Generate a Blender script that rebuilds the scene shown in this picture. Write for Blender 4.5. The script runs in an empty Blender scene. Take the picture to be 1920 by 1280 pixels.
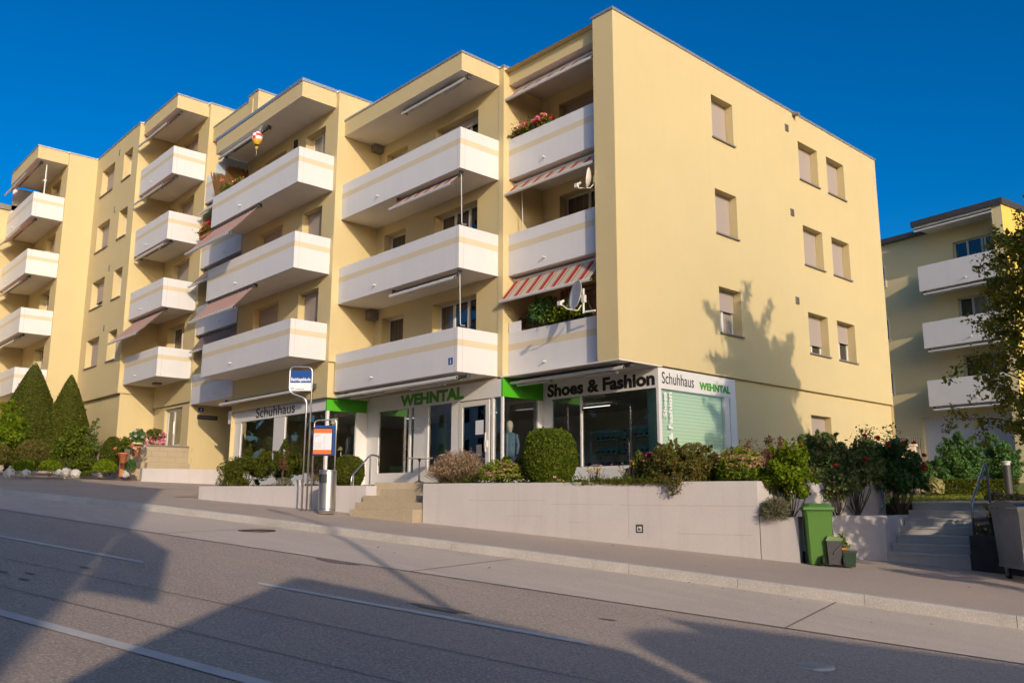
import bpy, math, random
import numpy as np
from mathutils import Vector, Matrix

random.seed(7); RNG = np.random.default_rng(11)
PI = math.pi
sc = bpy.context.scene
COL = sc.collection

# ------------------------------------------------------------------ camera
CAM = np.array([12.70120, -14.95661, 0.0])
VR = np.array([0.67550405, 0.73735008, 0.00302296])      # right
VU = np.array([0.13150934, -0.12451082, 0.98346446])     # up
VF = np.array([-0.72553399, 0.66393668, 0.18107598])     # forward
FPX = 1609.812                                            # focal length for a frame 1920 wide
cd = bpy.data.cameras.new('camera'); cam = bpy.data.objects.new('camera', cd); COL.objects.link(cam)
cd.sensor_width = 36.0; cd.lens = FPX / 1920 * 36.0; cd.clip_start = 0.1; cd.clip_end = 3000
cam.matrix_world = Matrix(((VR[0], VU[0], -VF[0], CAM[0]), (VR[1], VU[1], -VF[1], CAM[1]),
                           (VR[2], VU[2], -VF[2], CAM[2]), (0, 0, 0, 1)))
sc.camera = cam

# ------------------------------------------------------------------ light
SUN = np.array([0.925, -0.385, 0.325]); SUN /= np.linalg.norm(SUN)     # towards the sun
ELEV = math.asin(SUN[2])
w = bpy.data.worlds.new('World'); sc.world = w; w.use_nodes = True
nt = w.node_tree; nt.nodes.clear()
sky = nt.nodes.new('ShaderNodeTexSky'); sky.sky_type = 'NISHITA'; sky.sun_disc = False
sky.sun_elevation = ELEV; sky.sun_rotation = math.atan2(SUN[0], SUN[1])
sky.altitude = 500; sky.air_density = 1.0; sky.dust_density = 3.5; sky.ozone_density = 4.0
hs = nt.nodes.new('ShaderNodeHueSaturation'); hs.inputs['Saturation'].default_value = 1.4; hs.inputs['Hue'].default_value = 0.495
gm = nt.nodes.new('ShaderNodeGamma'); gm.inputs['Gamma'].default_value = 1.2
bg = nt.nodes.new('ShaderNodeBackground'); bg.inputs['Strength'].default_value = 0.054
wo = nt.nodes.new('ShaderNodeOutputWorld')
nt.links.new(sky.outputs[0], hs.inputs['Color']); nt.links.new(hs.outputs[0], gm.inputs['Color'])
nt.links.new(gm.outputs[0], bg.inputs['Color']); nt.links.new(bg.outputs[0], wo.inputs['Surface'])
sl = bpy.data.lights.new('sun', 'SUN'); sl.energy = 1.52; sl.angle = math.radians(0.45); sl.color = (1.0, 0.82, 0.62)
so = bpy.data.objects.new('sun', sl); COL.objects.link(so)
so.rotation_euler = Vector(SUN).to_track_quat('Z', 'Y').to_euler(); so.location = (20, -20, 30)
sc.view_settings.view_transform = 'Standard'; sc.view_settings.look = 'None'
sc.view_settings.exposure = 1.06; sc.view_settings.gamma = 1.0; sc.view_settings.use_curve_mapping = False
sc.cycles.use_denoising = True
sc.cycles.max_bounces = 8; sc.cycles.transparent_max_bounces = 16
sc.cycles.sample_clamp_indirect = 6.0

# ------------------------------------------------------------------ survey helpers: a photo point cast onto a real surface
def ray(x, y): return VF + VR * (x - 960) / FPX - VU * (y - 640) / FPX
def onX(x, y, X): d = ray(x, y); return CAM + d * (X - CAM[0]) / d[0]
def onY(x, y, Y): d = ray(x, y); return CAM + d * (Y - CAM[1]) / d[1]
B0 = np.array([5.0, -0.79, -1.0746])
a_ = math.radians(15.5)
DL = np.array([-math.cos(a_), -math.sin(a_)])            # uphill along the road
DN = np.array([math.sin(a_), -math.cos(a_)])             # across the road, towards the viewer
GR = 0.07 * DL - 0.01 * DN
def gz(x, y):
    d = np.array([x, y]) - B0[:2]
    l = d @ DL; n = d @ DN
    l2 = 60 * math.tanh(l / 60.0) if abs(l) > 35 else l
    if abs(l) > 35:
        s = 1 if l > 0 else -1
        l2 = s * (35 + 25 * math.tanh((abs(l) - 35) / 25.0))
    return B0[2] + 0.07 * l2 - 0.01 * max(-25, min(25, n))
def LN(l, n, dz=0.0):
    p = B0[:2] + DL * l + DN * n
    return (p[0], p[1], gz(p[0], p[1]) + dz)
def at_n(px, n, py=936):
    """plan position where the sight line of column px crosses the line n metres from the wall line"""
    d = ray(px, py)[:2]; t = (n - (CAM[:2] - B0[:2]) @ DN) / (d @ DN)
    return CAM[:2] + d * t
def zat(px, py, xy):
    d = ray(px, py); v = np.array(xy) - CAM[:2]; t = (v @ d[:2]) / (d[:2] @ d[:2]); return d[2] * t
def dist(xy): v = np.array([xy[0], xy[1], 0]) - CAM; return float(v @ VF)
def pxm(xy): return dist(xy) / FPX                        # metres per photo pixel at xy

# ------------------------------------------------------------------ frames and mesh builder
class Fr:
    def __init__(s, ox, oy, ux, uy):
        s.o = (ox, oy); l = math.hypot(ux, uy); s.u = (ux / l, uy / l); s.w = (-s.u[1], s.u[0])
    def __call__(s, u, w, z):
        return (s.o[0] + s.u[0] * u + s.w[0] * w, s.o[1] + s.u[1] * u + s.w[1] * w, z)
WORLD = Fr(0, 0, 1, 0)
GAB = Fr(0, 0, 0, 1)          # the sunlit end wall: u = Y, w = -X

def wloc(o):
    v = Vector((0, 0, 0))
    while o is not None: v += o.location; o = o.parent
    return v
class MB:
    def __init__(s): s.v = []; s.f = []; s.m = []
    def poly(s, pts, mi=0):
        b = len(s.v); s.v += [tuple(p) for p in pts]; s.f.append(tuple(range(b, b + len(pts)))); s.m.append(mi)
    def box(s, lo, hi, mi=0, F=WORLD, faces='xXyYzZ'):
        (a, b, c), (d, e, f) = lo, hi
        P = [F(a, b, c), F(d, b, c), F(d, e, c), F(a, e, c), F(a, b, f), F(d, b, f), F(d, e, f), F(a, e, f)]
        q = {'z': (3, 2, 1, 0), 'Z': (4, 5, 6, 7), 'y': (0, 1, 5, 4), 'X': (1, 2, 6, 5), 'Y': (2, 3, 7, 6), 'x': (3, 0, 4, 7)}
        n = len(s.v); s.v += P
        for k in faces: s.f.append(tuple(n + i for i in q[k])); s.m.append(mi)
    def hexa(s, bot, top, mi=0):
        n = len(s.v); k = len(bot); s.v += [tuple(p) for p in bot] + [tuple(p) for p in top]
        s.f.append(tuple(n + i for i in reversed(range(k)))); s.f.append(tuple(n + k + i for i in range(k)))
        for i in range(k): j = (i + 1) % k; s.f.append((n + i, n + j, n + k + j, n + k + i))
        s.m += [mi] * (k + 2)
    def prism(s, pts2, z0, z1, mi=0):
        s.hexa([(x, y, z0) for x, y in pts2], [(x, y, z1) for x, y in pts2], mi)
    def tube(s, pts, r, n=8, mi=0, cap=True):
        pts = [Vector(p) for p in pts]; rr = r if isinstance(r, (list, tuple)) else [r] * len(pts)
        base = len(s.v); prev = None
        for i, p in enumerate(pts):
            t = (pts[min(i + 1, len(pts) - 1)] - pts[max(i - 1, 0)])
            t = t.normalized() if t.length > 1e-9 else Vector((0, 0, 1))
            if prev is None: a = t.orthogonal().normalized()
            else:
                a = prev - t * prev.dot(t); a = a.normalized() if a.length > 1e-6 else t.orthogonal().normalized()
            prev = a; b = t.cross(a)
            for k in range(n):
                an = 2 * PI * k / n; s.v.append(tuple(p + (a * math.cos(an) + b * math.sin(an)) * rr[i]))
        for i in range(len(pts) - 1):
            for k in range(n):
                j = (k + 1) % n; q = base + i * n
                s.f.append((q + k, q + j, q + n + j, q + n + k)); s.m.append(mi)
        if cap:
            s.f.append(tuple(base + k for k in reversed(range(n)))); s.m.append(mi)
            s.f.append(tuple(base + (len(pts) - 1) * n + k for k in range(n))); s.m.append(mi)
    def lathe(s, prof, c, n=24, mi=0):
        base = len(s.v)
        for r, z in prof:
            for k in range(n): a = 2 * PI * k / n; s.v.append((c[0] + r * math.cos(a), c[1] + r * math.sin(a), c[2] + z))
        for i in range(len(prof) - 1):
            for k in range(n):
                j = (k + 1) % n; q = base + i * n; s.f.append((q + k, q + j, q + n + j, q + n + k)); s.m.append(mi)
        s.f.append(tuple(base + k for k in reversed(range(n)))); s.m.append(mi)
        s.f.append(tuple(base + (len(prof) - 1) * n + k for k in range(n))); s.m.append(mi)
    def build(s, name, mats, parent=None, smooth=False):
        if not isinstance(mats, (list, tuple)): mats = [mats]
        me = bpy.data.meshes.new(name); off = wloc(parent) if parent else Vector((0, 0, 0))
        me.from_pydata([(x - off[0], y - off[1], z - off[2]) for x, y, z in s.v], [], s.f)
        for m in mats: me.materials.append(m)
        me.polygons.foreach_set('material_index', s.m)
        if smooth: me.polygons.foreach_set('use_smooth', [True] * len(s.f))
        me.update()
        o = bpy.data.objects.new(name, me); COL.objects.link(o)
        if parent: o.parent = parent
        return o
def tag(o, label=None, cat=None, group=None, kind=None):
    if label: o['label'] = label
    if cat: o['category'] = cat
    if group: o['group'] = group
    if kind: o['kind'] = kind
    return o
def thing(name, loc, label, cat, group=None):
    o = bpy.data.objects.new(name, None); COL.objects.link(o); o.location = loc; o.empty_display_size = 0.2
    return tag(o, label, cat, group)
def copy_tree(o, parent=None):
    c = o.copy(); COL.objects.link(c); c.parent = parent
    for ch in [x for x in COL.objects if x.parent == o]: copy_tree(ch, c)
    return c

# ------------------------------------------------------------------ materials
def M(name, col, rough=0.8, metal=0.0, var=0.0, vscale=3.0, bump=0.0, bscale=60.0, spec=0.5, speck=0.0, spscale=180.0,
      stain=0.0, stz=None, coat=0.0, detail=4.0, streak=0.0):
    m = bpy.data.materials.new(name); m.use_nodes = True; t = m.node_tree; n = t.nodes; bs = n['Principled BSDF']
    bs.inputs['Roughness'].default_value = rough; bs.inputs['Metallic'].default_value = metal
    bs.inputs['Specular IOR Level'].default_value = spec; bs.inputs['Coat Weight'].default_value = coat
    tc = n.new('ShaderNodeTexCoord'); cur = None
    def mix(prev, fac, c2, mode='MIX'):
        x = n.new('ShaderNodeMix'); x.data_type = 'RGBA'; x.blend_type = mode
        if prev is None: x.inputs[6].default_value = (*col, 1)
        else: t.links.new(prev, x.inputs[6])
        x.inputs[7].default_value = (*c2, 1)
        t.links.new(fac, x.inputs[0]); return x.outputs[2]
    def noise(scale, det, lo, hi, vec=None, a=0.0, b=1.0):
        q = n.new('ShaderNodeTexNoise'); q.inputs['Scale'].default_value = scale; q.inputs['Detail'].default_value = det
        t.links.new(vec if vec else tc.outputs['Object'], q.inputs['Vector'])
        r = n.new('ShaderNodeMapRange'); r.inputs[1].default_value = lo; r.inputs[2].default_value = hi
        r.inputs[3].default_value = a; r.inputs[4].default_value = b; t.links.new(q.outputs[0], r.inputs[0]); return r.outputs[0], q.outputs[0]
    if var:
        f, _ = noise(vscale, detail, 0.3, 0.7); cur = mix(cur, f, tuple(c * (1 - var) for c in col))
        f, _ = noise(vscale * 0.23, 3, 0.35, 0.75, a=0, b=0.6); cur = mix(cur, f, tuple(min(1, c * (1 + var * 0.6)) for c in col))
    if stain:
        mp = n.new('ShaderNodeMapping'); mp.inputs['Scale'].default_value = (1, 1, 0.06); t.links.new(tc.outputs['Object'], mp.inputs['Vector'])
        f, _ = noise(5.0, 5, 0.52, 0.8, mp.outputs[0], 0, 1); cur = mix(cur, f, tuple(c * (1 - stain) for c in col))
    if streak:
        mp = n.new('ShaderNodeMapping'); mp.vector_type = 'POINT'; mp.inputs['Rotation'].default_value = (0, 0, -math.radians(15.5)); mp.inputs['Scale'].default_value = (0.05, 1.0, 1.0); t.links.new(tc.outputs['Object'], mp.inputs['Vector'])
        f, _ = noise(1.1, 5, 0.45, 0.72, mp.outputs[0], 0, 1); cur = mix(cur, f, tuple(c * (1 - streak) for c in col))
        mp2 = n.new('ShaderNodeMapping'); mp2.inputs['Rotation'].default_value = (0, 0, -math.radians(15.5)); mp2.inputs['Scale'].default_value = (0.12, 1.0, 1.0); mp2.inputs['Location'].default_value = (3, 7, 0); t.links.new(tc.outputs['Object'], mp2.inputs['Vector'])
        f, _ = noise(3.2, 6, 0.5, 0.8, mp2.outputs[0], 0, .7); cur = mix(cur, f, tuple(min(1, c * (1 + streak)) for c in col))
    if speck:
        f, _ = noise(spscale, 2, 0.45, 0.75, a=0, b=1); cur = mix(cur, f, tuple(min(1, c * (1 + speck)) for c in col))
        f, _ = noise(spscale * 0.8, 2, 0.25, 0.45, a=1, b=0); cur = mix(cur, f, tuple(c * (1 - speck * 0.6) for c in col))
    if cur is None: bs.inputs['Base Color'].default_value = (*col, 1)
    else: t.links.new(cur, bs.inputs['Base Color'])
    if bump:
        _, h = noise(bscale, 3, 0, 1); bp = n.new('ShaderNodeBump'); bp.inputs['Strength'].default_value = bump; bp.inputs['Distance'].default_value = 0.01
        t.links.new(h, bp.inputs['Height']); t.links.new(bp.outputs[0], bs.inputs['Normal'])
    return m
def leafmat(name, cols, trans=0.25, rough=0.55):
    m = bpy.data.materials.new(name); m.use_nodes = True; t = m.node_tree; n = t.nodes; bs = n['Principled BSDF']
    g = n.new('ShaderNodeNewGeometry'); cr = n.new('ShaderNodeValToRGB'); cr.color_ramp.interpolation = 'LINEAR'
    el = cr.color_ramp.elements
    for i, c in enumerate(cols):
        e = el[i] if i < 2 else el.new(0.5)
        e.color = (*c, 1); 
    for i, e in enumerate(el): pass
    pos = [i / (len(cols) - 1) for i in range(len(cols))]
    while len(el) > 1: el.remove(el[-1])
    el[0].position = 0; el[0].color = (*cols[0], 1)
    for p, c in zip(pos[1:], cols[1:]): e = el.new(p); e.color = (*c, 1)
    t.links.new(g.outputs['Random Per Island'], cr.inputs[0])
    t.links.new(cr.outputs[0], bs.inputs['Base Color']); bs.inputs['Roughness'].default_value = rough
    bs.inputs['Specular IOR Level'].default_value = 0.12
    tr = n.new('ShaderNodeBsdfTranslucent'); t.links.new(cr.outputs[0], tr.inputs[0])
    mx = n.new('ShaderNodeMixShader'); mx.inputs[0].default_value = trans
    t.links.new(bs.outputs[0], mx.inputs[1]); t.links.new(tr.outputs[0], mx.inputs[2]); t.links.new(mx.outputs[0], n['Material Output'].inputs[0])
    return m
def slatmat(name, col, scale, axis='Z', dark=0.6, rough=0.6, bump=0.6):
    m = bpy.data.materials.new(name); m.use_nodes = True; t = m.node_tree; n = t.nodes; bs = n['Principled BSDF']
    tc = n.new('ShaderNodeTexCoord'); wv = n.new('ShaderNodeTexWave'); wv.wave_type = 'BANDS'; wv.bands_direction = axis; wv.wave_profile = 'SAW'
    wv.inputs['Scale'].default_value = scale; t.links.new(tc.outputs['Object'], wv.inputs['Vector'])
    r = n.new('ShaderNodeMapRange'); r.inputs[1].default_value = 0.0; r.inputs[2].default_value = 0.18; r.inputs[3].default_value = 1; r.inputs[4].default_value = 0
    t.links.new(wv.outputs['Fac'], r.inputs[0])
    x = n.new('ShaderNodeMix'); x.data_type = 'RGBA'; x.inputs[6].default_value = (*col, 1); x.inputs[7].default_value = (*[c * dark for c in col], 1)
    t.links.new(r.outputs[0], x.inputs[0]); t.links.new(x.outputs[2], bs.inputs['Base Color']); bs.inputs['Roughness'].default_value = rough
    bp = n.new('ShaderNodeBump'); bp.inputs['Strength'].default_value = bump; bp.inputs['Distance'].default_value = 0.01
    t.links.new(wv.outputs['Fac'], bp.inputs['Height']); t.links.new(bp.outputs[0], bs.inputs['Normal'])
    return m
def curtainmat(name, c1, c2, fs=14.0):
    m = bpy.data.materials.new(name); m.use_nodes = True; t = m.node_tree; n = t.nodes; bs = n['Principled BSDF']
    tc = n.new('ShaderNodeTexCoord'); mp = n.new('ShaderNodeMapping'); mp.inputs['Scale'].default_value = (1, 1, 0.02); t.links.new(tc.outputs['Object'], mp.inputs[0])
    q = n.new('ShaderNodeTexNoise'); q.inputs['Scale'].default_value = fs; t.links.new(mp.outputs[0], q.inputs['Vector'])
    r = n.new('ShaderNodeMapRange'); r.inputs[1].default_value = 0.35; r.inputs[2].default_value = 0.65; t.links.new(q.outputs[0], r.inputs[0])
    x = n.new('ShaderNodeMix'); x.data_type = 'RGBA'; x.inputs[6].default_value = (*c1, 1); x.inputs[7].default_value = (*c2, 1)
    t.links.new(r.outputs[0], x.inputs[0]); t.links.new(x.outputs[2], bs.inputs['Base Color'])
    bs.inputs['Roughness'].default_value = 0.9; bs.inputs['Coat Weight'].default_value = 1.0; bs.inputs['Coat Roughness'].default_value = 0.01; bs.inputs['Coat IOR'].default_value = 1.6
    return m
def glassmat(name, refl=0.12, tint=(0.85, 0.92, 0.88)):
    """thin pane: looks through, mirrors more at a slant"""
    m = bpy.data.materials.new(name); m.use_nodes = True; t = m.node_tree; n = t.nodes
    for x in list(n):
        if x.type == 'BSDF_PRINCIPLED': n.remove(x)
    tr = n.new('ShaderNodeBsdfTransparent'); tr.inputs[0].default_value = (*tint, 1)
    gl = n.new('ShaderNodeBsdfGlossy'); gl.inputs['Roughness'].default_value = 0.005; gl.inputs[0].default_value = (1, 1, 1, 1)
    fr = n.new('ShaderNodeFresnel'); fr.inputs[0].default_value = 1.55
    ad = n.new('ShaderNodeMath'); ad.operation = 'MULTIPLY_ADD'; ad.inputs[1].default_value = 1.3; ad.inputs[2].default_value = refl; ad.use_clamp = True
    mx = n.new('ShaderNodeMixShader'); t.links.new(fr.outputs[0], ad.inputs[0]); t.links.new(ad.outputs[0], mx.inputs[0])
    t.links.new(tr.outputs[0], mx.inputs[1]); t.links.new(gl.outputs[0], mx.inputs[2]); t.links.new(mx.outputs[0], n['Material Output'].inputs[0])
    return m

yellow = M('yellow_plaster', (0.605, 0.492, 0.26), 0.9, var=0.06, vscale=0.9, bump=0.5, bscale=130, stain=0.045, speck=0.05, spscale=60)
yellow2 = M('yellow_plaster_strong', (0.72, 0.52, 0.11), 0.9, var=0.05, vscale=1.2, bump=0.3, bscale=160)
olive = M('ochre_plaster', (0.76, 0.63, 0.34), 0.9, var=0.05, vscale=1.0, bump=0.3, bscale=160)
white = M('white_panel', (0.67, 0.66, 0.66), 0.6, var=0.05, vscale=1.6, stain=0.05)
wstripe = M('yellow_stripe_paint', (0.63, 0.54, 0.38), 0.6, var=0.06)
soffit = M('painted_concrete_soffit', (0.76, 0.71, 0.65), 0.9, var=0.10, vscale=1.5, bump=0.15, bscale=80)
cap = M('zinc_flashing', (0.50, 0.51, 0.53), 0.4, metal=0.7, var=0.1)
darkcap = M('dark_sheet_metal', (0.10, 0.09, 0.085), 0.5, metal=0.5, var=0.15)
frame = M('white_window_frame', (0.66, 0.64, 0.60), 0.45, var=0.03)
pane = M('dark_window_glass', (0.015, 0.017, 0.02), 0.02, spec=0.9, coat=0.6)
curtain = curtainmat('glass_over_curtain', (0.10, 0.075, 0.05), (0.035, 0.03, 0.025))
curtainw = curtainmat('glass_over_pale_curtain', (0.36, 0.32, 0.27), (0.22, 0.19, 0.16))
shutter = slatmat('taupe_roller_slats', (0.40, 0.335, 0.295), 5.2, 'Z', 0.62, 0.6)
sillm = M('brown_stone_sill', (0.22, 0.19, 0.17), 0.6, var=0.1)
dark = M('dark_void', (0.02, 0.02, 0.02), 0.9)
darkgrey = M('dark_grey_metal', (0.06, 0.06, 0.065), 0.5, var=0.1)
steel = M('brushed_steel', (0.74, 0.72, 0.68), 0.34, metal=1.0, var=0.12, vscale=6)
galv = M('galvanised_steel', (0.30, 0.33, 0.36), 0.42, metal=0.8, var=0.35, vscale=2.2, bump=0.1, bscale=30)
alu = M('white_coated_aluminium', (0.62, 0.61, 0.59), 0.4, var=0.05)
green = M('sign_green', (0.07, 0.42, 0.012), 0.5, var=0.04)
textgreen = M('letter_green', (0.07, 0.30, 0.02), 0.5)
textblack = M('letter_black', (0.015, 0.013, 0.012), 0.5)
textwhite = M('letter_white', (0.8, 0.8, 0.8), 0.5)
blue = M('sign_blue', (0.012, 0.07, 0.28), 0.35)
orange = M('sign_orange', (0.75, 0.16, 0.03), 0.45)
paper = M('paper_white', (0.72, 0.72, 0.74), 0.6, var=0.06, vscale=14)
shopwhite = M('shop_white_lacquer', (0.72, 0.70, 0.68), 0.35, var=0.03)
concrete = M('cast_concrete', (0.52, 0.48, 0.465), 0.9, var=0.13, vscale=1.6, bump=0.3, bscale=50, stain=0.16, speck=0.07, spscale=60)
concgrey = M('grey_concrete', (0.50, 0.48, 0.44), 0.9, var=0.16, vscale=2.5, bump=0.35, bscale=50, stain=0.15, speck=0.12, spscale=90)
asphalt = M('asphalt', (0.43, 0.345, 0.275), 0.85, var=0.14, vscale=0.45, bump=0.8, bscale=90, speck=0.6, spscale=42, detail=8, streak=0.14)
asphalt2 = M('pavement_asphalt', (0.47, 0.375, 0.30), 0.9, var=0.15, vscale=0.7, bump=0.6, bscale=110, speck=0.35, spscale=60, detail=8)
roadconc = M('road_concrete', (0.60, 0.505, 0.41), 0.85, var=0.17, vscale=0.55, bump=0.4, bscale=90, speck=0.22, spscale=55, detail=8, streak=0.16)
kerbm = M('granite_kerb', (0.50, 0.46, 0.41), 0.8, var=0.35, vscale=2.2, bump=0.6, bscale=50, speck=0.35, spscale=75)
paint = M('road_marking_paint', (0.62, 0.60, 0.56), 0.7, var=0.2, vscale=7, bump=0.3, bscale=120)
ypaint = M('yellow_marking_paint', (0.50, 0.33, 0.08), 0.7, var=0.3, vscale=5)
tar = M('tar_seam', (0.17, 0.14, 0.12), 0.8)
iron = M('cast_iron', (0.10, 0.075, 0.06), 0.6, metal=0.4, var=0.3, vscale=15, bump=0.8, bscale=40)
stepm = M('washed_gravel_steps', (0.42, 0.34, 0.23), 0.9, var=0.1, vscale=3, bump=0.8, bscale=90, speck=0.4, spscale=70)
stonem = M('sandstone_cladding', (0.44, 0.36, 0.24), 0.9, var=0.16, vscale=2, bump=0.4, bscale=40, speck=0.1)
soil = M('garden_soil', (0.10, 0.07, 0.05), 1.0, var=0.4, vscale=8, bump=1.0, bscale=25)
grassm = leafmat('grass_blades', [(0.12, 0.17, 0.02), (0.20, 0.24, 0.03), (0.28, 0.28, 0.05)], 0.3)
lawnm = M('lawn_ground', (0.14, 0.17, 0.03), 1.0, var=0.3, vscale=5, bump=1.0, bscale=60, speck=0.4, spscale=90)
rock = M('pale_rock', (0.55, 0.51, 0.46), 0.9, var=0.25, vscale=6, bump=0.8, bscale=12)
terra = M('terracotta', (0.55, 0.20, 0.08), 0.8, var=0.12)
plasticgreen = M('green_bin_plastic', (0.085, 0.21, 0.032), 0.42, var=0.06, vscale=4)
dkgreen = M('dark_green_plastic', (0.02, 0.05, 0.028), 0.35)
greyplastic = M('grey_plastic', (0.05, 0.05, 0.055), 0.5)
rubber = M('black_rubber', (0.015, 0.015, 0.015), 0.7)
dishm = M('satellite_dish_grey', (0.66, 0.61, 0.56), 0.5, var=0.04)
bark = M('bark', (0.11, 0.08, 0.055), 0.95, var=0.3, vscale=20, bump=0.8, bscale=60)
glass = glassmat('shop_glass', 0.11, (0.92, 0.97, 0.94))
mint = M('mint_panel', (0.40, 0.60, 0.48), 0.5)
limeint = M('lime_display_board', (0.32, 0.42, 0.10), 0.7)
garagem = slatmat('garage_door_slats', (0.72, 0.72, 0.74), 2.4, 'X', 0.72, 0.6)
L_box = leafmat('boxwood_leaves', [(0.05, 0.085, 0.008), (0.10, 0.15, 0.012), (0.17, 0.20, 0.02)])
L_yew = leafmat('yew_leaves', [(0.05, 0.075, 0.010), (0.10, 0.12, 0.014), (0.15, 0.15, 0.02)])
L_dark = leafmat('dark_glossy_leaves', [(0.045, 0.11, 0.03), (0.08, 0.17, 0.04), (0.12, 0.21, 0.06)], 0.15, 0.35)
L_rose = leafmat('rose_leaves', [(0.07, 0.13, 0.04), (0.13, 0.22, 0.06), (0.19, 0.27, 0.08), (0.22, 0.14, 0.06), (0.11, 0.18, 0.06)], 0.25, 0.45)
L_lime = leafmat('fresh_green_leaves', [(0.09, 0.16, 0.008), (0.17, 0.25, 0.010), (0.26, 0.31, 0.02)], 0.35)
L_red = leafmat('red_tinged_leaves', [(0.07, 0.10, 0.015), (0.14, 0.15, 0.025), (0.26, 0.13, 0.06), (0.12, 0.15, 0.02), (0.16, 0.17, 0.03)], 0.3)
L_brown = leafmat('brown_autumn_leaves', [(0.16, 0.075, 0.03), (0.22, 0.12, 0.05), (0.10, 0.07, 0.03)], 0.25)
L_grey = leafmat('grey_green_leaves', [(0.14, 0.15, 0.08), (0.22, 0.22, 0.13), (0.30, 0.27, 0.16)], 0.25)
L_lav = leafmat('lavender_stems', [(0.10, 0.10, 0.035), (0.20, 0.16, 0.07), (0.36, 0.24, 0.16)], 0.25)
L_tree = leafmat('tree_leaves', [(0.09, 0.13, 0.012), (0.17, 0.20, 0.02), (0.30, 0.28, 0.04), (0.22, 0.16, 0.05)], 0.4)
F_pink = leafmat('pink_petals', [(0.75, 0.20, 0.32), (0.85, 0.40, 0.48), (0.70, 0.08, 0.25)], 0.3)
F_red = leafmat('red_petals', [(0.45, 0.01, 0.02), (0.62, 0.03, 0.03), (0.65, 0.10, 0.08)], 0.2)
F_coral = leafmat('coral_petals', [(0.70, 0.12, 0.08), (0.75, 0.22, 0.16), (0.75, 0.40, 0.32)], 0.3)
F_sedum = leafmat('salmon_sedum_heads', [(0.52, 0.27, 0.16), (0.62, 0.36, 0.22), (0.60, 0.42, 0.24)], 0.15)
F_yel = leafmat('yellow_petals', [(0.55, 0.33, 0.02), (0.65, 0.42, 0.04)], 0.2)
F_white = leafmat('white_petals', [(0.7, 0.68, 0.6), (0.75, 0.6, 0.55)], 0.2)
F_magenta = leafmat('magenta_petals', [(0.60, 0.02, 0.16), (0.75, 0.05, 0.25)], 0.3)
F_tuft = leafmat('pinkish_seed_heads', [(0.42, 0.26, 0.17), (0.55, 0.36, 0.25)], 0.2)
F_cream = leafmat('cream_leaves', [(0.45, 0.42, 0.16), (0.60, 0.52, 0.26)], 0.3)
def stripemat(name, cols, dirn, wdt):
    """woven stripes running across axis dirn, each wdt metres wide"""
    m = bpy.data.materials.new(name); m.use_nodes = True; t = m.node_tree; n = t.nodes; bs = n['Principled BSDF']
    tc = n.new('ShaderNodeTexCoord'); sp = n.new('ShaderNodeSeparateXYZ'); t.links.new(tc.outputs['Object'], sp.inputs[0])
    dv = n.new('ShaderNodeMath'); dv.operation = 'DIVIDE'; dv.inputs[1].default_value = wdt * len(cols); t.links.new(sp.outputs[dirn], dv.inputs[0])
    fr = n.new('ShaderNodeMath'); fr.operation = 'FRACT'; t.links.new(dv.outputs[0], fr.inputs[0])
    cr = n.new('ShaderNodeValToRGB'); cr.color_ramp.interpolation = 'CONSTANT'; el = cr.color_ramp.elements
    while len(el) > 1: el.remove(el[-1])
    el[0].position = 0; el[0].color = (*cols[0], 1)
    for i, c in enumerate(cols[1:]): e = el.new((i + 1) / len(cols)); e.color = (*c, 1)
    t.links.new(fr.outputs[0], cr.inputs[0]); t.links.new(cr.outputs[0], bs.inputs['Base Color']); bs.inputs['Roughness'].default_value = 0.9
    tr = n.new('ShaderNodeBsdfTranslucent'); t.links.new(cr.outputs[0], tr.inputs[0]); mx = n.new('ShaderNodeMixShader'); mx.inputs[0].default_value = 0.45
    t.links.new(bs.outputs[0], mx.inputs[1]); t.links.new(tr.outputs[0], mx.inputs[2]); t.links.new(mx.outputs[0], n['Material Output'].inputs[0])
    return m
RD, CR, TN = (0.66, 0.055, 0.05), (0.80, 0.72, 0.58), (0.58, 0.42, 0.30)
aw_red = stripemat('red_cream_stripes', [CR, (0.62, 0.30, 0.22), RD, RD, CR, TN, CR, (0.70, 0.64, 0.55)], 0, 0.058)
aw_pink = stripemat('rust_cream_stripes', [(0.84, 0.76, 0.68), (0.60, 0.17, 0.12)], 0, 0.13)
aw_brown = stripemat('brown_cream_stripes', [(0.58, 0.52, 0.47), (0.18, 0.07, 0.06)], 0, 0.11)
# ================================================================== SETTING: ground, road, pavement
def sheet(name, poly, mat, label=None):
    mb = MB(); mb.poly(poly); return tag(mb.build(name, mat), kind='structure')
def grid(name, xs, ys, zf, mat):
    v = [(x, y, zf(x, y)) for y in ys for x in xs]; nx = len(xs)
    f = [(j * nx + i, j * nx + i + 1, (j + 1) * nx + i + 1, (j + 1) * nx + i) for j in range(len(ys) - 1) for i in range(nx - 1)]
    me = bpy.data.meshes.new(name); me.from_pydata(v, [], f); me.materials.append(mat); me.update()
    me.polygons.foreach_set('use_smooth', [True] * len(f))
    o = bpy.data.objects.new(name, me); COL.objects.link(o); return tag(o, kind='structure')
def lngrid(name, ls, ns, dz, mat):
    v = [LN(l, n, dz) for n in ns for l in ls]; nx = len(ls)
    f = [(j * nx + i, (j + 1) * nx + i, (j + 1) * nx + i + 1, j * nx + i + 1) for j in range(len(ns) - 1) for i in range(nx - 1)]
    me = bpy.data.meshes.new(name); me.from_pydata(v, [], f); me.materials.append(mat); me.update()
    o = bpy.data.objects.new(name, me); COL.objects.link(o); return tag(o, kind='structure')
ls_all = sorted(set(list(range(-900, -60, 60)) + list(range(-60, 80, 3)) + list(range(80, 960, 60))))
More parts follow.
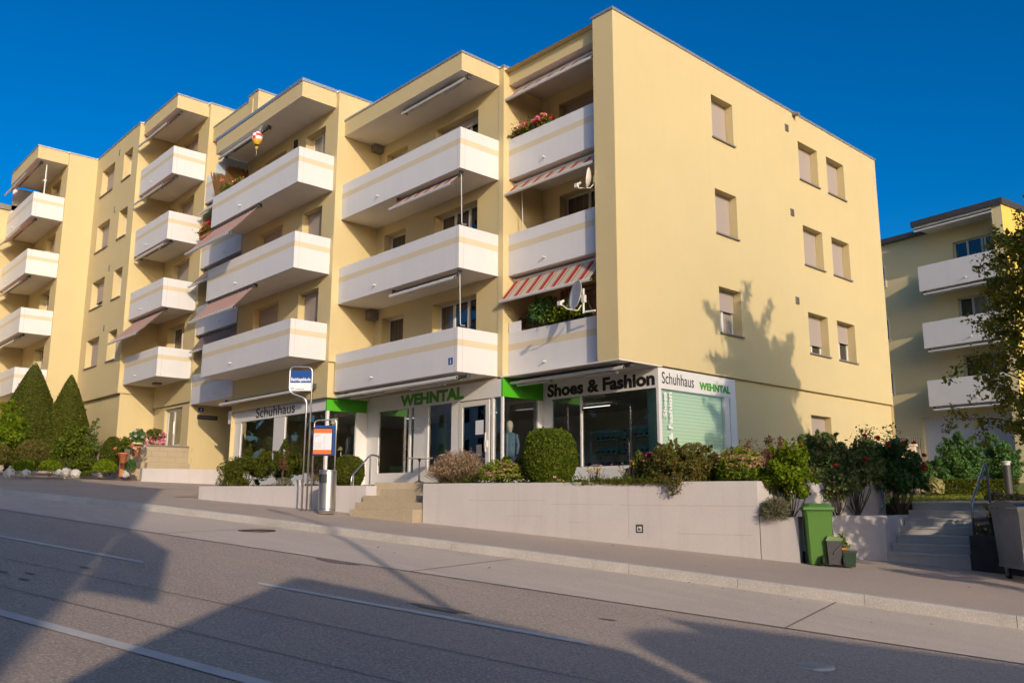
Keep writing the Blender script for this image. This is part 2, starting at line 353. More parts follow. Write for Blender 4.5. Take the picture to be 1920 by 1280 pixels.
lngrid('ground', ls_all, [-900, -400, -150, -60, -30, -10, 0, 10, 20, 30, 60, 150, 400, 900], -0.20, asphalt2)
lr = [l for l in ls_all if -300 < l < 300]
lngrid('road', lr, [2.9, 6, 9, 12, 16.9], -0.135, asphalt)
KER = [(-200, 3.9), (-30, 3.9), (-8, 3.9), (-3.2, 3.72), (-1.9, 3.56), (-0.57, 3.45), (0.96, 3.38), (2.73, 3.31), (4.82, 3.24), (7.16, 3.25), (10.13, 3.17), (13.5, 3.24), (16.2, 3.5), (18.4, 3.9), (30, 4.2), (200, 4.4)]
def kern(l):
    for (a, b), (c, d) in zip(KER, KER[1:]):
        if a <= l <= c: return b + (d - b) * (l - a) / (c - a)
    return 3.9
kl = [-200, -100, -30] + [x * 0.5 for x in range(-40, 60)] + [30, 60, 120, 200]
# concrete bus lane between kerb and asphalt
def strip(name, f0, f1, ls, dz, mat, mi=None):
    mb = MB()
    for a, b in zip(ls, ls[1:]): mb.poly([LN(a, f0(a), dz), LN(a, f1(a), dz), LN(b, f1(b), dz), LN(b, f0(b), dz)])
    return mb.build(name, mat)
tag(strip('bus_lane', lambda l: kern(l) - 0.05, lambda l: 6.03, kl, -0.131, roadconc), kind='structure')
mb = MB()
for a, b in zip(kl, kl[1:]): mb.poly([LN(a, -60, 0), LN(a, kern(a) - 0.14, 0), LN(b, kern(b) - 0.14, 0), LN(b, -60, 0)])
tag(mb.build('pavement', asphalt2), kind='structure')
mb = MB()                                             # granite kerb with a rounded arris, in stones
ks = [x * 1.7 + 0.3 for x in range(-18, 28)]
for a, b in zip(ks, ks[1:]):
    a2, b2 = a + 0.003, b - 0.003
    P = lambda l, dn, dz: LN(l, kern(l) + dn, dz)
    pr = [(-0.14, -0.02), (-0.14, 0.012), (-0.025, 0.010), (0.0, -0.012), (0.015, -0.14)]
    for j in range(4):
        a3, b3 = a2 + (b2 - a2) * j / 4, a2 + (b2 - a2) * (j + 1) / 4
        for (d0, z0), (d1, z1) in zip(pr, pr[1:]): mb.poly([P(a3, d0, z0), P(a3, d1, z1), P(b3, d1, z1), P(b3, d0, z0)])
    mb.poly([P(a2, d, z) for d, z in pr]); mb.poly([P(b2, d, z) for d, z in reversed(pr)])
tag(mb.build('kerb', kerbm), kind='structure')
tag(strip('opposite_pavement', lambda l: 16.8, lambda l: 60.0, lr, -0.02, asphalt2), kind='structure')
# markings and seams: flat paint on the road
def ribbon(mb, l0, l1, n0, n1, dz, seg=2.0, skew=0.0):
    k = max(1, int(abs(l1 - l0) / seg))
    for i in range(k):
        a = l0 + (l1 - l0) * i / k; b = l0 + (l1 - l0) * (i + 1) / k
        mb.poly([LN(a, n0, dz), LN(a + (skew if i == 0 else 0), n1, dz), LN(b + (skew if i == k - 1 else 0), n1, dz), LN(b, n0, dz)])
mb = MB()
for a, b in ((0.18, 4.54), (6.73, 13.2), (15.4, 22), (24.2, 31), (33, 40), (-12, -6)): ribbon(mb, a, b, 8.35, 8.47, -0.127, skew=-0.15)
ribbon(mb, -14, 60, 11.29, 11.43, -0.127)
tag(mb.build('road_markings', paint), kind='structure')
mb = MB()
for n0, w_ in ((6.03, 0.022), (9.585, 0.014), (10.66, 0.012)): ribbon(mb, -20, 50, n0, n0 + w_, -0.1265, 1.0)
for l0 in (-1.05, 4.05, -6.3, 9.6, 14.8):
    for i in range(8):
        a = 3.2 + i * 0.355; mb.poly([LN(l0, a, -0.1262), LN(l0, a + 0.355, -0.1262), LN(l0 + 0.022, a + 0.355, -0.1262), LN(l0 + 0.022, a, -0.1262)])
tag(mb.build('road_seams', tar), kind='structure')
mb = MB()                                             # old oil and patch stains
for _ in range(14):
    l = RNG.uniform(-3, 9); n = RNG.choice([7.0, 9.2, 9.9, 10.3, 11.0]) + RNG.normal(0, 0.12); r = RNG.uniform(0.03, 0.08); k = 11
    rr = r * (1 + RNG.normal(0, 0.22, k)); mb.poly([LN(l + 2.2 * rr[i] * math.cos(2 * PI * i / k), n + 0.55 * rr[i] * math.sin(2 * PI * i / k), -0.1258) for i in range(k)][::-1])
for l, n in ((5.3, 6.15), (2.0, 8.05)):
    k = 14; rr = 0.3 * (1 + RNG.normal(0, 0.2, k)); mb.poly([LN(l + 1.3 * rr[i] * math.cos(2 * PI * i / k), n + 0.35 * rr[i] * math.sin(2 * PI * i / k), -0.1256) for i in range(k)][::-1])
tag(mb.build('road_stains', M('oil_stain', (0.24, 0.19, 0.155), 0.8, var=0.3, vscale=20)), kind='structure')
mb = MB()                                             # yellow bays on the forecourt
for (x0, y0), (x1, y1) in (((82, 902), (258, 903)), ((190, 916), (372, 914)), ((330, 931), (372, 929))):
    def gpt(x, y):
        d = ray(x, y); n_ = np.array([-GR[0], -GR[1], 1.0]); t = ((B0 - CAM) @ n_) / (d @ n_); return CAM + d * t
    P, Q = gpt(x0, y0), gpt(x1, y1); t = (Q - P) / np.linalg.norm(Q - P); s_ = np.array([-t[1], t[0], 0]) * 0.05
    mb.poly([P + s_ + (0, 0, .005), P - s_ + (0, 0, .005), Q - s_ + (0, 0, .005), Q + s_ + (0, 0, .005)])
tag(mb.build('parking_lines', ypaint), kind='structure')
def manhole(l, n, r, dz, label, c):
    p = LN(l, n, dz); t = thing('manhole_cover', p, label, 'manhole cover', 'manhole covers in the road')
    mb = MB(); mb.lathe([(r * 1.12, -0.01), (r * 1.12, 0.004), (r, 0.005)], p, 32); mb.build('frame', c, t)
    mb = MB(); mb.lathe([(r * 0.97, -0.01), (r * 0.97, 0.009), (r * 0.9, 0.011), (r * 0.86, 0.008), (0.02, 0.009)], p, 32)
    for k in range(-3, 4): mb.box((p[0] - r * 0.7, p[1] + k * r * 0.2 - 0.01, p[2] + 0.008), (p[0] + r * 0.7, p[1] + k * r * 0.2 + 0.01, p[2] + 0.0125))
    mb.build('lid', iron if r > .2 else kerbm, t)
manhole(9.38, 4.1, 0.33, -0.129, 'dark round manhole cover in the pale concrete lane near the kerb', iron)
manhole(-1.72, 7.7, 0.15, -0.133, 'small pale round cover in the shaded asphalt at lower right', paint)

# ================================================================== building kit
def wallgrid(mb, F, u0, u1, z0, z1, w0, holes=(), depth=0.33, mi=0, rev=None):
    us = sorted({u0, u1} | {h[0] for h in holes} | {h[1] for h in holes}); zs = sorted({z0, z1} | {h[2] for h in holes} | {h[3] for h in holes})
    for a, b in zip(us, us[1:]):
        for c, d in zip(zs, zs[1:]):
            m_, n_ = (a + b) / 2, (c + d) / 2
            if any(h[0] < m_ < h[1] and h[2] < n_ < h[3] for h in holes): continue
            mb.poly([F(a, w0, c), F(b, w0, c), F(b, w0, d), F(a, w0, d)], mi)
    for a, b, c, d in holes:
        w1 = w0 + depth
        mb.poly([F(a, w0, c), F(a, w0, d), F(a, w1, d), F(a, w1, c)], mi); mb.poly([F(b, w0, c), F(b, w1, c), F(b, w1, d), F(b, w0, d)], mi)
        mb.poly([F(a, w0, d), F(b, w0, d), F(b, w1, d), F(a, w1, d)], mi); mb.poly([F(a, w0, c), F(a, w1, c), F(b, w1, c), F(b, w0, c)], mi)
def quad(mb, F, w, u0, u1, z0, z1, mi=0): mb.poly([F(u0, w, z0), F(u1, w, z0), F(u1, w, z1), F(u0, w, z1)], mi)
def window(par, F, w0, hole, splits=(0.5,), shut=0.0, depth=0.33, sill=True, mats=None, label=None, fr=0.055, sillm_=None, doorside=None):
    a, b, c, d = hole; w1 = w0 + depth
    mb = MB(); e = 0.001
    mb.box((a, w1 - 0.05, c), (a + fr, w1 + 0.02, d), 0, F); mb.box((b - fr, w1 - 0.05, c), (b, w1 + 0.02, d), 0, F)
    mb.box((a + fr, w1 - 0.05, d - fr), (b - fr, w1 + 0.02, d), 0, F); mb.box((a + fr, w1 - 0.05, c), (b - fr, w1 + 0.02, c + fr), 0, F)
    xs = [a + fr] + [a + (b - a) * s for s in splits] + [b - fr]
    for s in splits: x = a + (b - a) * s; mb.box((x - fr * 0.8, w1 - 0.058, c + fr), (x + fr * 0.8, w1 + 0.02, d - fr), 0, F)
    o = mb.build('window', frame, par)
    if label: o['label'] = label
    for i, (x0, x1) in enumerate(zip(xs, xs[1:])):
        q = MB(); x0 += fr * 0.7 if i else 0; x1 -= fr * 0.7 if i < len(xs) - 2 else 0
        q.box((x0, w1 - 0.02, c + fr), (x1, w1 - 0.008, d - fr), 0, F); q.build('pane', (mats or [pane])[i % len(mats or [pane])], o)
    if shut > 0:
        q = MB(); zb = d - (d - c) * shut; q.box((a + 0.02, w1 - 0.10, zb), (b - 0.02, w1 - 0.085, d), 0, F); q.box((a + 0.02, w1 - 0.105, zb), (b - 0.02, w1 - 0.08, zb + 0.04), 0, F)
        q.build('shutter', shutter, o)
    if sill:
        q = MB(); q.box((a - 0.03, w0 - 0.06, c - 0.035), (b + 0.03, w1 - 0.05, c + 0.005), 0, F); q.build('sill', sillm_ or sillm, o)
    return o
def balcony(par, F, u0, u1, wf, wb, zb, zt, ends='lr', spout=0.45, label=None, stripes=True):
    T = 0.07; s1, s2 = zt - 0.48, zt - 0.31
    mb = MB()
    def panel(lo, hi):
        for (c, d, m) in ((zb, s1, 0), (s1, s2, 1 if stripes else 0), (s2, zt, 0)):
            fs = 'xXyY' + ('z' if c == zb else '') + ('Z' if d == zt else '')
            mb.box((lo[0], lo[1], c), (hi[0], hi[1], d), m, F, fs)
    panel((u0, wf), (u1, wf + T))
    if 'r' in ends: panel((u1 - T, wf + T), (u1, wb))
    if 'l' in ends: panel((u0, wf + T), (u0 + T, wb))
    mb.box((u0 + (T if 'l' in ends else 0), wf + T, zb + 0.006), (u1 - (T if 'r' in ends else 0), wb, zb + 0.17), 2, F)
    for uu in ((u1 - 0.12,) if 'r' in ends else ()):                       # panel joint
        mb.box((uu, wf - 0.002, zb), (uu + 0.006, wf + 0.001, zt), 3, F, 'y')
    if 'r' in ends: mb.box((u1 - 0.001, wf + 0.16, zb), (u1 + 0.002, wf + 0.166, zt), 3, F, 'X')
    for uu, pr in (((u0 + u1) / 2, 0),): pass
    o = mb.build('balcony', [white, wstripe, soffit, M_joint], par)
    if label: o['label'] = label
    q = MB(); us = u0 + (u1 - u0) * spout; q.tube([F(us, wf + 0.02, zb + 0.24), F(us, wf - 0.10, zb + 0.235)], 0.022, 8); q.build('drain_spout', alu, o)
    return o
M_joint = M('panel_joint', (0.30, 0.28, 0.27), 0.9)
def overhang(par, F, u0, u1, wf, wb, z0, z1, capz=0.06):
    mb = MB(); mb.box((u0, wf, z0), (u1, wb, z1), 0, F, 'xXyYZ'); mb.box((u0, wf, z0), (u1, wb, z0 + 0.001), 1, F, 'z')
    o = mb.build('roof_overhang', [yellow, soffit], par)
    q = MB(); c = 0.03
    q.box((u0 - c, wf - c, z1), (u1 + c, wf + 0.22, z1 + capz), 0, F); q.box((u1 - 0.22, wf + 0.22, z1), (u1 + c, wb, z1 + capz), 0, F); q.box((u0 - c, wf + 0.22, z1), (u0 + 0.22, wb, z1 + capz), 0, F)
    q.build('flashing', cap, o); return o
def awning(par, F, u0, u1, wr, zr, wb, zb, mat, label=None, arms=True, crank=None, cover=None, sag=0.0):
    """roller at (wr,zr), front bar at (wb,zb)"""
    mb = MB(); n = 6; th = 0.006; L = []
    for i in range(n + 1):
        t = i / n; L.append((wr + (wb - wr) * t, zr + (zb - zr) * t - sag * 4 * t * (1 - t)))
    for (w0, z0), (w1, z1) in zip(L, L[1:]):
        mb.poly([F(u0, w0, z0), F(u0, w1, z1), F(u1, w1, z1), F(u1, w0, z0)]); mb.poly([F(u0, w0, z0 - th), F(u1, w0, z0 - th), F(u1, w1, z1 - th), F(u0, w1, z1 - th)])
    o = mb.build('awning', mat, par)
    if label: o['label'] = label
    q = MB(); q.tube([F(u0 - 0.05, wr, zr), F(u1 + 0.05, wr, zr)], 0.045, 12); q.box((u0 - 0.07, wr - 0.05, zr - 0.05), (u0 - 0.04, wr + 0.08, zr + 0.09), 0, F); q.box((u1 + 0.04, wr - 0.05, zr - 0.05), (u1 + 0.07, wr + 0.08, zr + 0.09), 0, F)
    q.build('roller', cover or darkgrey, o)
    q = MB(); q.box((u0 - 0.04, wb - 0.03, zb - 0.06), (u1 + 0.04, wb + 0.03, zb + 0.01), 0, F); q.tube([F(u0 - 0.04, wb, zb - 0.02), F(u1 + 0.04, wb, zb - 0.02)], 0.042, 10); q.build('front_bar', alu, o)
    if arms:
        for s, uu in ((1, u0 + 0.25), (-1, u1 - 0.25)):
            mw, mz = (wr + wb) / 2 + 0.04, (zr + zb) / 2 - 0.10; q = MB()
            k = 0.75 if abs(wb - wr) < 0.55 else 0.35
            q.tube([F(uu, wr + 0.02, zr - 0.07), F(uu + s * k, mw, mz), ], 0.022, 8); q.tube([F(uu + s * k, mw, mz), F(uu + s * 0.05, wb, zb - 0.03)], 0.02, 8); q.build('arm', alu, o)
    if crank:
        cu, cz = crank; q = MB(); q.tube([F(cu, wr, zr - 0.03), F(cu + 0.01, wr + 0.03, cz + 0.12), F(cu + 0.02, wr + 0.04, cz + 0.05), F(cu + 0.16, wr + 0.06, cz + 0.02)], 0.012, 6); q.build('crank_rod', alu, o)
    return o

# ================================================================== BLOCK 1: corner building with the shop
T1 = thing('apartment_building', (-5, 5, gz(-5, 5)), 'pale yellow corner apartment block with the bright sunlit end wall and shoe shop below', 'building', 'stepped yellow apartment blocks')
ZS, ZF, ZR = 3.20, 11.53, 11.98
mb = MB()
gh = [(4.14, 5.18, 9.86), (8.82, 10.02, 9.86), (10.62, 11.80, 9.86)]
gholes = [(a, b, c - 2.75 * k, c - 2.75 * k + 1.26) for a, b, c in gh for k in range(3)]
wallgrid(mb, GAB, 0, 14.245, ZS, ZR, 0, gholes, 0.34)
wallgrid(mb, GAB, 4.81, 14.245, -1.3, ZS, 0.10, [(8.82, 10.02, 1.30, 2.51)], 0.30)
mb.poly([GAB(0, 0, ZS), GAB(14.245, 0, ZS), GAB(14.245, 0.45, ZS), GAB(0, 0.45, ZS)])             # narrow ledge
# fin, loggia A, pier
quad(mb, WORLD, 0, -0.66, 0, ZS, ZR)
mb.poly([(-0.66, 0, ZS), (-0.66, 0, ZR), (-0.66, 1.6, ZR), (-0.66, 1.6, ZS)])
zA = [3.22, 5.965, 8.715]
holesA = [(-3.38, -1.25, z + 0.18, z + 2.43) for z in zA]
wallgrid(mb, WORLD, -4.052, -0.66, ZS, ZR, 1.558, holesA)
quad(mb, WORLD, 0.034, -4.258, -4.052, ZS, ZR + 0.05)
mb.poly([(-4.052, 0.034, ZS), (-4.052, 1.558, ZS), (-4.052, 1.558, ZR + 0.05), (-4.052, 0.034, ZR + 0.05)])
mb.poly([(-4.258, 0.034, ZR), (-4.052, 0.034, ZR), (-4.052, 1.558, ZR), (-4.258, 1.558, ZR)])
holesB = []
for z in zA: holesB += [(-7.18, -5.17, z + 0.18, z + 2.43), (-9.84, -8.66, z + 0.18, z + 2.43)]
wallgrid(mb, WORLD, -10.25, -4.258, ZS - 0.05, ZR, 0.046, holesB)
# rest of the envelope
quad(mb, WORLD, 14.245, -10.25, 0, -1, ZR)
mb.poly([(-10.25, 0.046, ZR - .06), (0, 0.046, ZR - .06), (0, 14.245, ZR - .06), (-10.25, 14.245, ZR - .06)])
mb.build('wall', yellow, T1)
mb = MB(); c = 0.035                                             # parapet flashing
mb.box((-0.70, -c, ZR), (c, 0.3, ZR + 0.06)); mb.box((-0.3, 0.3, ZR), (c, 14.245 + c, ZR + 0.06)); mb.box((-4.29, 0.0, ZR + 0.05), (-4.03, 1.5, ZR + 0.11))
mb.box((-10.25, 14.0, ZR), (-0.3, 14.28, ZR + 0.06))
mb.build('roof_flashing', cap, T1)
mb = MB(); mb.box((0.0, 8.55, ZR - 0.10), (0.16, 8.70, ZR - 0.02)); mb.tube([(0.10, 8.62, ZR - 0.06), (0.22, 8.60, ZR - 0.10)], 0.05, 10); mb.build('roof_camera', sillm, T1)
for k, (yy, zz) in enumerate(((8.17, 11.35), (8.21, 8.62), (8.21, 5.87))):
    mb = MB(); mb.box((yy - 0.09, -0.03, zz - 0.11), (yy + 0.09, 0.02, zz + 0.11), 0, GAB)
    for i in range(4): mb.box((yy - 0.08, -0.036, zz - 0.09 + i * 0.05), (yy + 0.08, -0.03, zz - 0.07 + i * 0.05), 1, GAB)
    mb.build('vent', [sillm, dark], T1)
mb = MB()
mb.poly([(-0.10, -1, ZS), (-0.10, 0.046, ZS), (-10.25, 0.046, ZS), (-10.25, -1, ZS)]) if 0 else None
mb.box((-4.10, 0.0, ZS - 0.03), (0.0, 1.60, ZS - 0.002)); mb.build('soffit', soffit, T1)
sh = {(0, 0): .90, (0, 1): 1, (0, 2): .46, (1, 0): .95, (1, 1): 1, (1, 2): .74, (2, 0): 1, (2, 1): 1, (2, 2): .50}
for i, (a, b, c) in enumerate(gh):
    for k in range(3):
        window(T1, GAB, 0, (a, b, c - 2.75 * k, c - 2.75 * k + 1.26), (0.5,), sh[(i, k)], 0.34, mats=[curtainw if (i, k) == (0, 2) else pane], fr=0.06)
window(T1, GAB, 0.10, (8.82, 10.02, 1.30, 2.51), (0.5,), 0.7, 0.30)
for k, z in enumerate(zA):
    if k == 0: window(T1, WORLD, 1.558, holesA[0], (0.3, 0.62), 0, mats=[pane, curtainw, pane], sill=False)
    else: window(T1, WORLD, 1.558, holesA[k], (0.42, 0.62), 0.3 if k == 2 else 0, mats=[curtain, pane, pane], sill=False)
    window(T1, WORLD, 0.046, holesB[2 * k], (0.34, 0.67), 0.12 if k == 2 else 0, mats=[curtain, pane, pane], sill=False)
    window(T1, WORLD, 0.046, holesB[2 * k + 1], (0.72,), 0, mats=[curtain], sill=False)
    balcony(T1, WORLD, -4.05, -0.662, 0.229, 1.55, z, z + 1.16, '', 0.42)
    balcony(T1, WORLD, -10.25, -4.258, -1.335, 0.04, z, z + 1.16, 'rl' if k == 0 else 'r', 0.35)
overhang(T1, WORLD, -10.25, -4.258, -1.335, 0.06, ZF, ZR + 0.06)
overhang(T1, WORLD, -4.052, -0.66, 0.229, 1.57, ZF, ZR + 0.0)
for z in (5.78, 11.45):
    mb = MB(); mb.box((-10.25, -0.30, z - 0.16), (-10.02, 0.04, z + 0.14)); mb.build('vent_duct', sillm, T1)
mb = MB(); mb.box((-4.62, -1.342, 3.42), (-4.44, -1.335, 3.60), 0); mb.box((-4.54, -1.346, 3.46), (-4.515, -1.342, 3.56), 1); mb.box((-4.56, -1.346, 3.455), (-4.495, -1.342, 3.468), 1)
mb.build('house_number', [blue, textwhite], T1)
# awnings of block 1
awning(T1, WORLD, -4.0, -0.80, 0.45, 11.40, 0.10, 11.06, aw_red, 'red and cream striped awning, slightly out, under the roof', cover=alu)
awning(T1, WORLD, -4.0, -0.80, 0.45, 8.60, 0.10, 8.26, aw_red, 'red and cream striped awning, slightly out, above the middle loggia', crank=(-3.75, 7.15), cover=alu)
awning(T1, WORLD, -4.0, -0.80, 0.45, 5.86, -0.10, 5.22, aw_red, 'red and cream striped awning, fully out, above the plants', cover=alu)
awning(T1, WORLD, -7.3, -4.5, -1.16, 8.62, -1.47, 8.31, aw_red, 'short red striped awning under the top wide balcony', crank=(-4.42, 7.16), arms=True)
awning(T1, WORLD, -7.4, -4.5, -1.16, 5.86, -1.30, 5.76, aw_red, 'rolled red striped awning under the middle wide balcony', crank=(-4.42, 4.42), arms=True)
awning(T1, WORLD, -7.3, -4.4, -1.0, 11.46, -1.12, 11.40, alu, 'closed grey awning cassette under the roof slab', arms=True)
awning(T1, WORLD, -10.1, -4.35, -0.95, 3.14, -1.30, 3.09, alu, 'long closed shop awning over the green sign', arms=True)
awning(T1, WORLD, -4.0, -0.15, 0.55, 3.12, 0.28, 3.06, alu, 'long closed shop awning over the black sign', arms=True)

def shop_bars(par, aw, segs, w0, z0):
    for a, b in segs:
        q = MB(); q.tube([(a, w0, z0), (b, w0 + .02, z0 + .01)], 0.035, 10); q.box((b - .03, w0 - .04, z0 - .03), (b + .06, w0 + .06, z0 + .07)); q.box((a - .04, w0 - .03, z0 - .03), (a, w0 + .04, z0 + .05)); q.build('arm', alu, aw)
_aw = [o for o in COL.objects if o.name.startswith('awning') and o.parent == T1]
shop_bars(T1, _aw[-2], [(-9.7, -8.1), (-6.6, -5.2)], -1.05, 3.0); shop_bars(T1, _aw[-1], [(-3.85, -2.7), (-1.4, -0.5)], 0.42, 2.98)
# ================================================================== BLOCK 2
T2 = thing('apartment_building', (-13.5, 4, gz(-13.5, 4)), 'pale yellow middle apartment block with wide white balconies and rust striped awnings', 'building', 'stepped yellow apartment blocks')
zC = [4.19, 6.925, 9.67]; CF, CR_ = 12.50, 12.99
mb = MB(); holesC = []
for z in zC: holesC += [(-15.55, -13.7, z + 0.95, z + 2.43), (-12.32, -11.04, z + 0.18, z + 2.43)]
wallgrid(mb, WORLD, -16.85, -10.25, 3.05, CR_, -1.575, holesC)
mb.poly([(-10.25, -1.575, 4.15), (-10.25, 14, 4.15), (-10.25, 14, CR_), (-10.25, -1.575, CR_)])
mb.poly([(-10.33, -1.575, 3.05), (-10.33, 0.1, 3.05), (-10.33, 0.1, 4.15), (-10.33, -1.575, 4.15)]); mb.poly([(-10.33, -1.575, 4.15), (-10.33, 0.1, 4.15), (-10.25, 0.1, 4.15), (-10.25, -1.575, 4.15)])
mb.poly([(-16.85, -1.575, 0.2), (-16.85, 14, 0.2), (-16.85, 14, CR_), (-16.85, -1.575, CR_)]); quad(mb, WORLD, 14, -16.85, -10.25, 0, CR_)
mb.poly([(-16.85, -1.5, CR_ - .06), (-10.25, -1.5, CR_ - .06), (-10.25, 14, CR_ - .06), (-16.85, 14, CR_ - .06)])
mb.build('wall', yellow, T2)
mb = MB(); mb.box((-10.45, -1.60, CR_), (-10.22, 14, CR_ + 0.06)); mb.build('roof_flashing', cap, T2)
for k, z in enumerate(zC):
    window(T2, WORLD, -1.575, holesC[2 * k], (0.5,), 1.0, mats=[pane], sill=False)
    window(T2, WORLD, -1.575, holesC[2 * k + 1], (0.5,), 0.0 if k == 2 else 0.98, mats=[curtainw], sill=False)
    balcony(T2, WORLD, -16.80, -10.418, -2.816, -1.58, z, z + 1.155, 'rl', 0.38)
overhang(T2, WORLD, -16.80, -10.418, -2.816, -1.56, CF, CR_ + 0.03, 0.10)
mb = MB(); mb.box((-13.1, -1.63, 11.92), (-12.9, -1.57, 12.2)); mb.build('vent', dark, T2)
awning(T2, WORLD, -16.5, -13.2, -2.55, 12.42, -2.80, 12.28, alu, 'closed grey awning cassette above the paper balloon')
awning(T2, WORLD, -16.65, -13.2, -2.72, 9.60, -3.70, 8.50, aw_pink, 'rust striped awning, fully out, beside the red geraniums', cover=darkgrey)
awning(T2, WORLD, -16.65, -13.2, -2.72, 6.86, -3.40, 6.08, aw_pink, 'rust striped awning, half out, above the lowest wide balcony', cover=darkgrey)
awning(T2, WORLD, -17.0, -10.9, -1.70, 3.42, -1.95, 3.34, alu, 'long closed shop awning with a torn grey cover over the thin lettering')
# ================================================================== BLOCK 3 (loggia, balconies, flat front, balconies)
T3 = thing('apartment_building', (-26, 2, gz(-26, 2)), 'tallest pale yellow apartment block at left with small square windows and four rows of balconies', 'building', 'stepped yellow apartment blocks')
DF, DR = 15.70, 16.24; zL = [3.62, 6.36, 9.10, 11.85]; zD = [4.649, 7.40, 10.15, 12.90]
mb = MB()
wallgrid(mb, WORLD, -20.55, -16.85, 3.6, 15.2, -0.3, [(-19.6, -17.8, z + 0.18, z + 2.3) for z in zL])
mb.poly([(-20.55, -1.627, 4.2), (-20.55, 13, 4.2), (-20.55, 13, DR), (-20.55, -1.627, DR)])
mb.poly([(-20.62, -1.60, 0.2), (-20.62, 13, 0.2), (-20.62, 13, 4.2), (-20.62, -1.60, 4.2)])
holesD = [(-23.46, -21.67, z + (0.95 if k else 0.95), z + 2.42) for k, z in enumerate(zD)]
wallgrid(mb, WORLD, -24.43, -20.55, 3.75, DR, -1.62, holesD)
wallgrid(mb, WORLD, -24.43, -20.62, 1.0, 3.75, -1.55, [(-23.3, -21.45, 1.95, 3.62)], 0.2)
mb.poly([(-24.50, -3.1, 4.31), (-24.50, -1.62, 4.31), (-24.50, -1.62, DR), (-24.50, -3.1, DR)])
mb.poly([(-24.50, -1.62, 3.7), (-24.43, -1.62, 3.7), (-24.43, -1.62, DR), (-24.50, -1.62, DR)])
mb.poly([(-24.56, -2.98, 0.6), (-24.56, -1.5, 0.6), (-24.56, -1.5, 4.31), (-24.56, -2.98, 4.31)])
ez = [5.82, 8.57, 11.32, 14.07]; holesE = []
for z in ez: holesE += [(-29.36, -27.6, z, z + 1.32), (-26.36, -25.26, z, z + 1.32)]
wallgrid(mb, WORLD, -30.253, -24.50, 4.31, DR, -3.1, holesE, 0.36)
mb.poly([(-30.253, -3.1, 4.31), (-24.5, -3.1, 4.31), (-24.5, -2.9, 4.31), (-30.253, -2.9, 4.31)])
wallgrid(mb, WORLD, -30.3, -24.56, 0.5, 4.31, -2.95, [(-30.0, -29.0, 2.6, 4.0)], 0.3)
mb.poly([(-30.253, -4.388, 0.5), (-30.253, -3.0, 0.5), (-30.253, -3.0, DR), (-30.253, -4.388, DR)])
zFb = [4.62, 7.362, 10.113, 12.864]; holesF = [(-32.9, -31.3, z + 0.9, z + 2.4) for z in zFb]
wallgrid(mb, WORLD, -35.28, -30.253, 0.5, DR, -4.388, holesF)
mb.poly([(-35.28, -3, DR - .06), (-35.28, 12, DR - .06), (-20.55, 12, DR - .06), (-20.55, -1.6, DR - .06), (-24.5, -3, DR - .06)])
quad(mb, WORLD, 13, -35.3, -16.85, 0, DR)
mb.poly([(-20.55, -0.3, 15.2), (-16.85, -0.3, 15.2), (-16.85, 13, 15.2), (-20.55, 13, 15.2)]); mb.poly([(-16.85, -1.5, 12.9), (-16.85, 13, 12.9), (-16.85, 13, 15.2), (-16.85, -1.5, 15.2)])
mb.build('wall', yellow, T3)
mb = MB(); mb.box((-20.55, -1.45, 14.60), (-17.26, -0.2, 15.2), 0); mb.box((-17.26, -1.47, 12.9), (-16.45, 6, 15.38), 0); mb.build('roof_parapet', yellow, T3)
mb = MB(); mb.box((-20.58, -1.48, 15.2), (-17.28, -1.2, 15.25)); mb.box((-17.28, -1.50, 15.38), (-16.42, 6, 15.44))
mb.box((-20.8, -1.66, DR), (-20.52, 13, DR + 0.06)); mb.box((-30.28, -3.14, DR), (-24.46, -2.9, DR + 0.06)); mb.box((-24.7, -2.9, DR), (-24.46, -1.6, DR + .06)); mb.box((-30.5, -4.42, DR), (-30.22, -3.14, DR + 0.06))
mb.build('roof_flashing', cap, T3)
for z in zL: balcony(T3, WORLD, -20.55, -16.86, -1.6, -0.3, z, z + 1.16, '', 0.62)
for z in zL: window(T3, WORLD, -0.3, (-19.6, -17.8, z + 0.18, z + 2.3), (0.5,), 0.3, sill=False)
for k, z in enumerate(zD):
    balcony(T3, WORLD, -24.43, -20.736, -2.942, -1.62, z, z + 1.158, 'r', 0.4)
    window(T3, WORLD, -1.62, holesD[k], (0.5,), 1.0 if k else 0.0, mats=[curtain, pane] if k == 0 else [pane], sill=False)
overhang(T3, WORLD, -24.43, -20.736, -2.942, -1.60, DF, DR + 0.03)
mb = MB(); mb.box((-22.9, -2.3, 4.56), (-22.6, -2.0, 4.648)); mb.build('ceiling_lamp', sillm, T3)
for k, z in enumerate(ez):
    window(T3, WORLD, -3.1, (-29.36, -27.6, z, z + 1.32), (0.5,), {0: 1, 1: .72, 2: 1, 3: .82}[k], 0.36, mats=[curtainw])
    window(T3, WORLD, -3.1, (-26.36, -25.26, z, z + 1.32), (), 0.0, 0.36, mats=[pane])
    mb = MB(); mb.box((-27.08, -3.13, z + 1.45), (-26.94, -3.08, z + 1.72)); mb.build('vent', sillm, T3)
for k, z in enumerate(zFb):
    balcony(T3, WORLD, -35.28, -30.372, -5.709, -4.388, z, z + 1.158, 'r', 0.3)
    window(T3, WORLD, -4.388, holesF[k], (0.6,), 0.0 if k in (0, 1) else 0.9, mats=[curtain, pane], sill=False)
overhang(T3, WORLD, -35.28, -30.372, -5.709, -4.37, 15.68, DR + 0.03)
mb = MB(); mb.box((-35.26, -5.6, 14.02), (-35.2, -4.42, 15.55)); mb.build('privacy_screen', white, T3)
